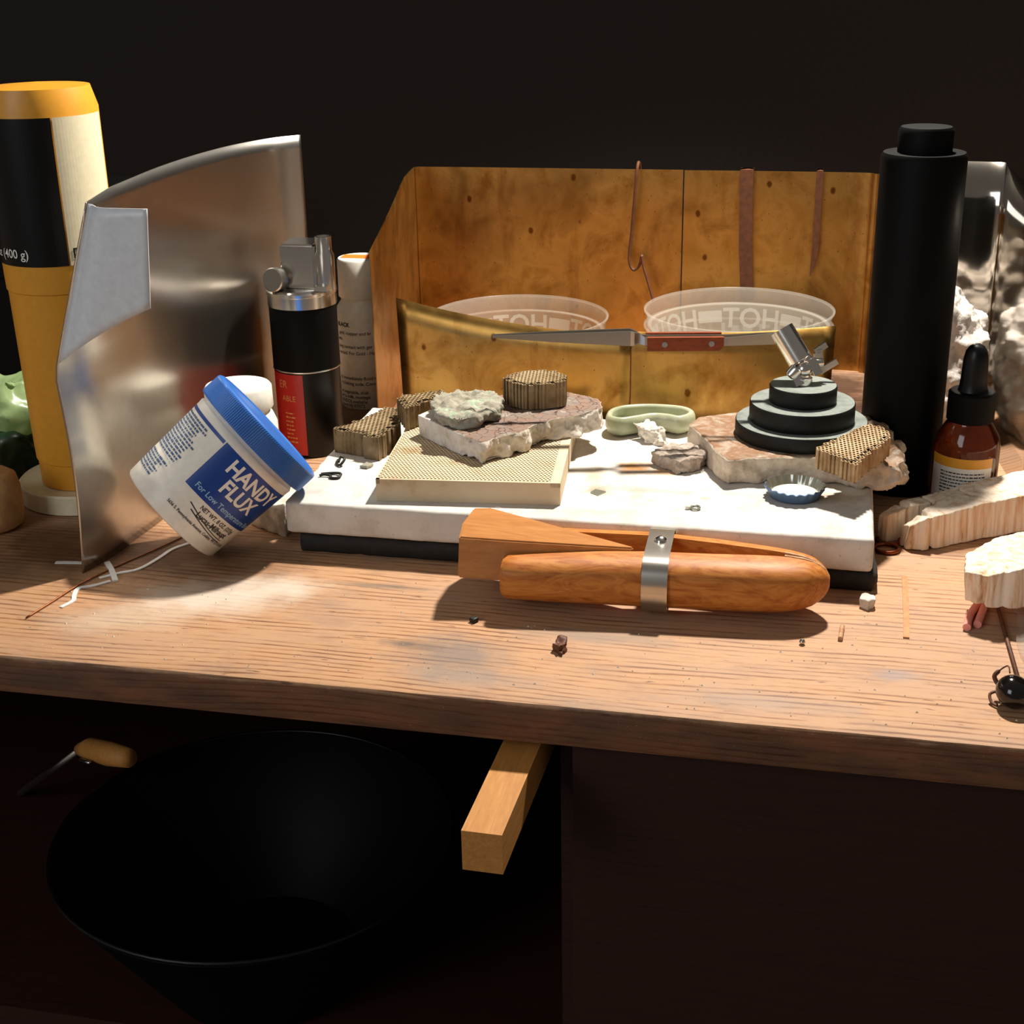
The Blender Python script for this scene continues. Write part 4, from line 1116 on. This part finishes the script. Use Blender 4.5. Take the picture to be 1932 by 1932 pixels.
# ------------------------------------------------------------------ curled steel sheet at the jar
cs = thing('curled_steel_sheet', 'curled polished steel sheet with white film on its folded corner', 'metal sheet', (-21.5, 3, 0))
pl = [(-22.1, -3.8), (-21.8, -2.6), (-21.6, -1.2), (-21.5, .5), (-21.35, 3), (-21.3, 7), (-21.1, 11), (-20.6, 14.5), (-19.6, 17.4), (-18.4, 18.9)]
cp = catmull([(a, b, 0) for a, b in pl], 6)
rows = []
for k in range(25):
    z = 17.2*k/24
    row = []
    for p in cp:
        near = math.exp(-max(0, p.y+3.8)*.22)
        lean = .34*max(0, z-9.6)*near+.25*near*math.sin(min(1, z/9.6)*math.pi)
        row.append((p.x+lean, p.y, z))
    rows.append(row)
mk('sheet_face', *sheet(rows, .05, 1), M_silver, cs, smooth=True)
# corner rolled over to the front, showing the filmed back
fl = []
for k in range(13):
    t = k/12
    # fold line and free edge, bottom to top
    f0 = Vector((-21.75+.34*max(0, t*7.0), -3.95, 10.2+t*7.0)); 
    g0 = Vector((-16.6+.35*t, -4.9, 13.05+t*4.15))
    row = []
    for i in range(15):
        u = i/14
        p = f0.lerp(g0, u)
        roll = math.sin(min(1, u*2.2)*math.pi/2)
        p.y = f0.y+.32*math.sin(min(1., u*5)*math.pi)*.3+(g0.y-f0.y)*roll
        p.z = f0.z+(g0.z-f0.z)*(u*.75+.25*math.sin(u*math.pi/2))
        row.append(tuple(p))
    fl.append(row)
mk('curled_flap', *sheet(fl, .05, 1), M_film, cs, smooth=True)

# ------------------------------------------------------------------ far side clutter
def blob(vf, size, amp, sc, seed, zf=None): return rock(vf, size, amp, sc, seed, zf, smooth_it=3, oc=3)
gb = thing('green_plastic_bag', 'crumpled green plastic bag behind the ochre bottle', 'bag', (-33, 9, 0))
mk('bag_top', *blob(join(prism([(-35.5, 7.5), (-32.2, 7), (-31, 9), (-32, 12), (-36, 12)], 2.2, 4.2, [(-35, 8, 4.4), (-32.2, 8, 5.6), (-31.4, 9.5, 5.4), (-32, 11, 5.2), (-35.5, 11, 4.6)])), .22, .7, .45, 41), M_greenbag, gb, smooth=True)
mk('bag_bottom', *blob(prism([(-36, 6), (-32.2, 6), (-31.2, 9), (-32, 12), (-36.5, 12)], 0, 2.4), .22, .5, .5, 43, 0.), M_greendark, gb, smooth=True)
o = mk('buffing_pad', *xf(lathe([(0, 0), (1.2, 0), (1.5, .2), (1.62, .8), (1.6, 2.1), (1.45, 2.7), (1.1, 2.95), (0, 3.0)], 40), Matrix.Translation((-29.5, .8, 0))), M_tanball, smooth=True)
tag(o, 'rounded tan pad at the bench end by the ochre bottle', 'pad')

db_ = thing('dark_tool_case', 'plain dark case behind the ochre bottle', 'case', (-40, 18, 0))
o = mk('case_body', *box(-52, 13.5, 0, -29.5, 24, 10), M_blackm, db_); bevel_mesh(o, .3)
o = mk('case_lid', *box(-52.1, 13.4, 10.02, -29.4, 24.1, 14), M_blackm, db_); bevel_mesh(o, .3)

# ------------------------------------------------------------------ strips, wire and crumbs on the bench
def strip(label, pts, w, mat=M_thread, name='plastic_strip', t=.05, group='white plastic strip offcuts'):
    o = mk(name, *ribbon(catmull([(x, y, .01) for x, y in pts], 4), w, t), mat); return tag(o, label, 'strip', group)
strip('long wavy white plastic strip lying toward the flux jar', [(-21.05, -4.2), (-20.4, -3.5), (-19.7, -2.9), (-19.35, -1.6), (-19.15, -.4), (-18.6, .5)], .19)
strip('wavy white plastic strip nearest the copper wire', [(-21.25, -7.4), (-21.05, -6.7), (-21.3, -6.1), (-21.45, -5.4), (-20.9, -5.0), (-20.4, -4.4)], .2)
strip('straight white plastic strip lying outside the steel sheet', [(-24.0, -2.9), (-23.4, -2.8), (-22.6, -2.7)], .22)
strip('short white plastic strip crossing the long wavy one', [(-21.55, -2.5), (-20.9, -3.3), (-20.15, -4.4)], .26, t=.09)
o = mk('copper_wire', *tube(catmull([(-22.2, -8.7, .06), (-21.9, -7.0, .06), (-21.6, -5.2, .08), (-21.0, -3.2, .06), (-19.9, -.6, .06), (-19.3, 1.0, .06)], 4), .04, 8), M_copper, smooth=True)
tag(o, 'long thin copper wire under the white strips', 'wire')
ring0 = [(14.5+.55*math.cos(k*math.pi/12), 5.35+.55*math.sin(k*math.pi/12)) for k in range(24)]
for (dx, dy, z, lb, mt) in [(0, 0, .1, 'copper washer ring lying flat beside the white slab', M_oldcopper), (.12, 1.05, .1, 'second copper ring half hidden behind the first', M_oldcopper)]:
    o = mk('copper_ring', *tube([(x+dx, y+dy, z) for x, y in ring0], .1, 8, True), mt, smooth=True); tag(o, lb, 'ring', 'copper rings')
for (p, lb) in [([(17.55, -2.75), (17.75, -1.6), (18.2, -.2), (18.4, .9)], 'pink wax stick nearer the white pebble'), ([(18.0, -2.4), (18.25, -1.3), (18.6, .2), (18.8, 1.1)], 'pink wax stick nearer the thin skewer')]:
    o = mk('wax_stick', *tube(catmull([(x, y, .17) for x, y in p], 4), .17, 12), M_pink, smooth=True, angle=50); tag(o, lb, 'wax stick', 'pink wax sticks')
o = mk('wood_sliver', *ribbon([(15.22, 2.4, .0), (15.2, .5, .03), (15.15, -2, .01), (15.08, -3.9, .0)], .25, .07), M_strip); tag(o, 'thin flat wood sliver lying between slab and pink sticks', 'sliver')
o = mk('white_pebble', *rock(prism([(13.2, -1.2), (13.55, -1.45), (13.9, -1.2), (13.85, -.7), (13.3, -.65)], 0, .45), .06, .12, 1.6, 51, 0.), M_whiteflake, smooth=True); tag(o, 'small white crumb beside the slab end', 'crumb')
o = mk('metal_tube', *tube([(12.5, -3.4, .1), (12.42, -4.6, .1)], .1, 12), M_leather, smooth=True, angle=40); tag(o, 'tiny pale tube offcut on the bench beyond the clamp tip', 'tube')
o = mk('bead', *lathe([(0, 0), (.1, .03), (.13, .12), (.1, .2), (0, .24)], 14, (10.9, -5.2, 0)), M_brushed, smooth=True); tag(o, 'tiny round solder bead on the bench before the clamp', 'bead')
o = mk('brown_crumb', *rock(join(prism([(.95, -7.6), (1.25, -7.85), (1.5, -7.5), (1.4, -6.9), (1.05, -6.9)], 0, .35), prism([(1.2, -7.9), (1.4, -8.0), (1.5, -7.5), (1.2, -7.4)], 0, .15)), .05, .14, 2., 53, 0.), M_twig, smooth=True); tag(o, 'crumpled brown crumb alone on the bench front', 'crumb')
o = mk('dark_crumb', *rock(prism([(-3.1, -5.6), (-2.85, -5.75), (-2.7, -5.5), (-2.95, -5.35)], 0, .2), .05, .05, 2., 54, 0.), M_wirebl, smooth=True); tag(o, 'tiny dark crumb in the shadow of the wedge', 'crumb')
sd = thing('black_seed', 'glossy black round seed with dry stem husk at bench edge', 'seed', (18.75, -9.0, 0))
mk('seed_body', *xf(lathe([(.68*math.sin(math.pi*k/14), -.62*math.cos(math.pi*k/14)) for k in range(15)], 32, (0, 0, 0), False), Matrix.Translation((18.75, -9.0, .64)) @ Matrix.Rotation(.5, 4, 'Y')), M_jet, sd, smooth=True)
mk('husk', *tube(catmull([(18.3, -8.4, .5), (18.1, -8.2, .8), (18.3, -8.1, 1.05), (18.55, -8.2, 1.3), (18.6, -8.5, 1.15)], 4), [.09]*8+[.03]*9, 7), M_twig, sd, smooth=True)
mk('husk', *tube(catmull([(18.2, -8.6, .4), (17.95, -8.7, .3), (18.0, -9.0, .12), (18.2, -9.2, .1)], 4), .06, 7), M_twig, sd, smooth=True)
o = mk('skewer', *tube([(18.85, 2.5, .09), (19.0, .1, .09), (19.2, -7.8, .09)], .09, 10), M_twig, smooth=True); tag(o, 'thin dark skewer running from under the carved hand', 'skewer')
cb = [[(19.55+.5*i+.15*math.sin(j*1.3), -8+j*1.1, .02+.35*abs(math.sin(i*1.7+j*.9))) for i in range(7)] for j in range(9)]
o = mk('clear_film_bag', *sheet(cb, .01), M_clear, smooth=True); tag(o, 'crinkled clear plastic film beside the thin skewer', 'film')

gr_ = []; g2 = random.Random(21)
for _ in range(260):
    x = g2.uniform(-22, 19); y = g2.uniform(-11.4, -1.6) if g2.random() < .8 else g2.uniform(-11.4, -8)
    if -5 < x < 12.5 and y > -5.4: continue
    if x < -15.5 and y > -4: continue
    r = g2.uniform(.02, .055); a = g2.uniform(0, 6.28)
    P = [(x+r*g2.uniform(.7, 1.8)*math.cos(a+k*2.09), y+r*g2.uniform(.7, 1.4)*math.sin(a+k*2.09), 0.) for k in range(3)]+[(x, y, r*1.2)]
    gr_.append((P, [(0, 1, 3), (1, 2, 3), (2, 0, 3), (2, 1, 0)]))
o = mk('filings_and_grit', *join(*gr_), M_capliner); tag(o, 'fine pale filings and grit scattered over the bench front', 'grit', kind='stuff')

# carved wooden hand (in progress): two fingers and a thumb coming off a palm block
ch = thing('carved_hand', 'rough carved pale wooden hand with blocky fingers and thumb', 'carving', (21, 7, 0))
def slope(poly, z): return [(x, y, zz) for (x, y, zz) in poly]
def whit(vf, size, seed, zf=None, cuts=()):
    V, Nn, Fc = voxel(vf, size); out = []
    o_ = Vector((seed*5., 0, seed*2.))
    for v, n in zip(V, Nn):
        w = 1-abs(n.z)
        side = noise.noise(Vector((v.x*2.2, v.y*2.2, v.z*.15))+o_)*.05+noise.noise(Vector((v.x*7, v.y*7, v.z*.2))+o_)*.06
        top = noise.noise(Vector((v.x*.9, v.y*.9, v.z))+o_)*.06+noise.noise(Vector((v.x*3.5, v.y*3.5, 1))+o_)*.025
        d = side*w+top*(1-w)
        for cx, cy, ux, uy, dep, wd, ln in cuts:
            q = (v.x-cx)*ux+(v.y-cy)*uy; t = abs(-(v.x-cx)*uy+(v.y-cy)*ux)
            if t < ln: d -= dep*math.exp(-(q/wd)**2)
        q = v+n*d
        if zf is not None and q.z < zf: q.z = zf
        out.append(q)
    return out, Fc
mk('finger', *whit(prism([(14.05, 6.7), (14.5, 6.3), (15.7, 6.95), (16.5, 7.6), (17.4, 8.5), (18.3, 10.2), (17.4, 9.5), (16.2, 8.6), (15.1, 7.8), (14.3, 7.2)], .0, 1.6,
   [(14.05, 6.6, 1.25), (14.5, 6.35, 1.4), (15.6, 6.95, 1.72), (16.5, 7.6, 1.7), (17.4, 8.5, 1.75), (18.3, 10.2, 1.85), (17.4, 9.4, 1.8), (16.2, 8.5, 1.72), (15.1, 7.65, 1.7), (14.3, 7.0, 1.35)]), .07, 1, .0,
   [(15.15, 7.2, .8, .6, .16, .08, 1.5), (16.3, 8.0, .8, .6, .14, .07, 1.5)]), M_palewood, ch, smooth=True)
mk('finger', *whit(prism([(15.05, 6.1), (15.4, 5.5), (16.2, 5.45), (18.8, 7.3), (21.3, 8.9), (25, 11.0), (25, 13.2), (21.3, 12.3), (18.2, 10.1), (17.3, 8.3), (16.2, 7.0), (15.5, 6.6)], .05, 1.6,
   [(15.2, 6.1, 1.05), (15.55, 5.65, 1.2), (16.3, 5.65, 1.66), (18.8, 7.4, 1.85), (21.3, 9.0, 1.95), (25, 11.1, 2.1), (25, 13.2, 2.1), (21.3, 12.3, 2.0), (18.1, 10.0, 1.85), (17.2, 8.2, 1.8), (16.1, 6.7, 1.68), (15.6, 6.4, 1.2)]), .07, 2, .02,
   [(16.4, 5.9, .82, .57, .2, .09, .9), (18.0, 9.2, .82, .57, .16, .08, 1.0), (15.65, 6.05, .55, -.83, .1, .07, .9)]), M_palewood, ch, smooth=True)
mk('thumb', *whit(prism([(17.5, -1.7), (18.3, -2.3), (19.4, -2.2), (22, -.8), (26, 2.0), (26, 5.5), (21.5, 2.6), (18.6, .9), (17.6, -.2)], .9, 2.8,
   [(17.3, -1.9, 2.3), (18.2, -2.4, 2.42), (19.4, -2.0, 2.6), (22, -.5, 2.8), (26, 2.2, 2.8), (26, 5.5, 2.8), (21.5, 2.9, 2.8), (18.8, 1.2, 2.7), (17.5, -.2, 2.45)]), .07, 3, None,
   [(18.1, -2.2, .9, -.43, .14, .12, .9), (18.9, -2.3, .95, -.3, .12, .1, .7)]), M_palewood, ch, smooth=True)
mk('palm', *whit(prism([(24.0, 1.0), (30, 1.0), (30, 16), (24.0, 13.0)], 0, 3.0), .16, 4, 0.), M_palewood, ch, smooth=True)

# ------------------------------------------------------------------ under the bench
bk = thing('black_bowl', 'wide black rubber bowl on the dark shelf under the bench', 'bowl', (-14.6, -4.2, -21))
mk('bowl_wall', *lathe([(0, 0), (4.5, 0), (5, .2), (9.5, 7.5), (9.7, 7.8), (9.6, 8.0), (9.4, 7.9), (4.8, .6), (0, .5)], 80, (-14.6, -4.2, -21)), M_blackm, bk, smooth=True, angle=40)
mk('rim', *tube([(-14.6+9.65*math.cos(k*math.pi/36), -4.2+9.65*math.sin(k*math.pi/36), -13.05) for k in range(72)], .12, 8, True), M_black, bk, smooth=True)
mk('inner_ring', *tube([(-14.6+8.3*math.cos(k*math.pi/36), -4.2+8.3*math.sin(k*math.pi/36), -15.1) for k in range(72)], .1, 8, True), M_black, bk, smooth=True)
ht = thing('handled_tool', 'wooden handled tool with pale ferrule leaning on the black bowl', 'tool', (-29, 4, -21))
mk('handle', *tube([(-27.0, 1.6, -13.2), (-25.8, .7, -12.5), (-23.8, -.8, -11.7), (-22.0, -2.2, -10.9)], [.35, .6, .65, .5], 14), M_bar, ht, smooth=True)
mk('shaft', *tube([(-27.0, 1.6, -13.2), (-35.3, 7.6, -20.8)], .2, 10), M_brushed, ht, smooth=True)
mk('ferrule', *tube([(-26.2, .2, -12.9), (-25.0, -.9, -12.3)], .1, 8), M_brushed, ht, smooth=True)
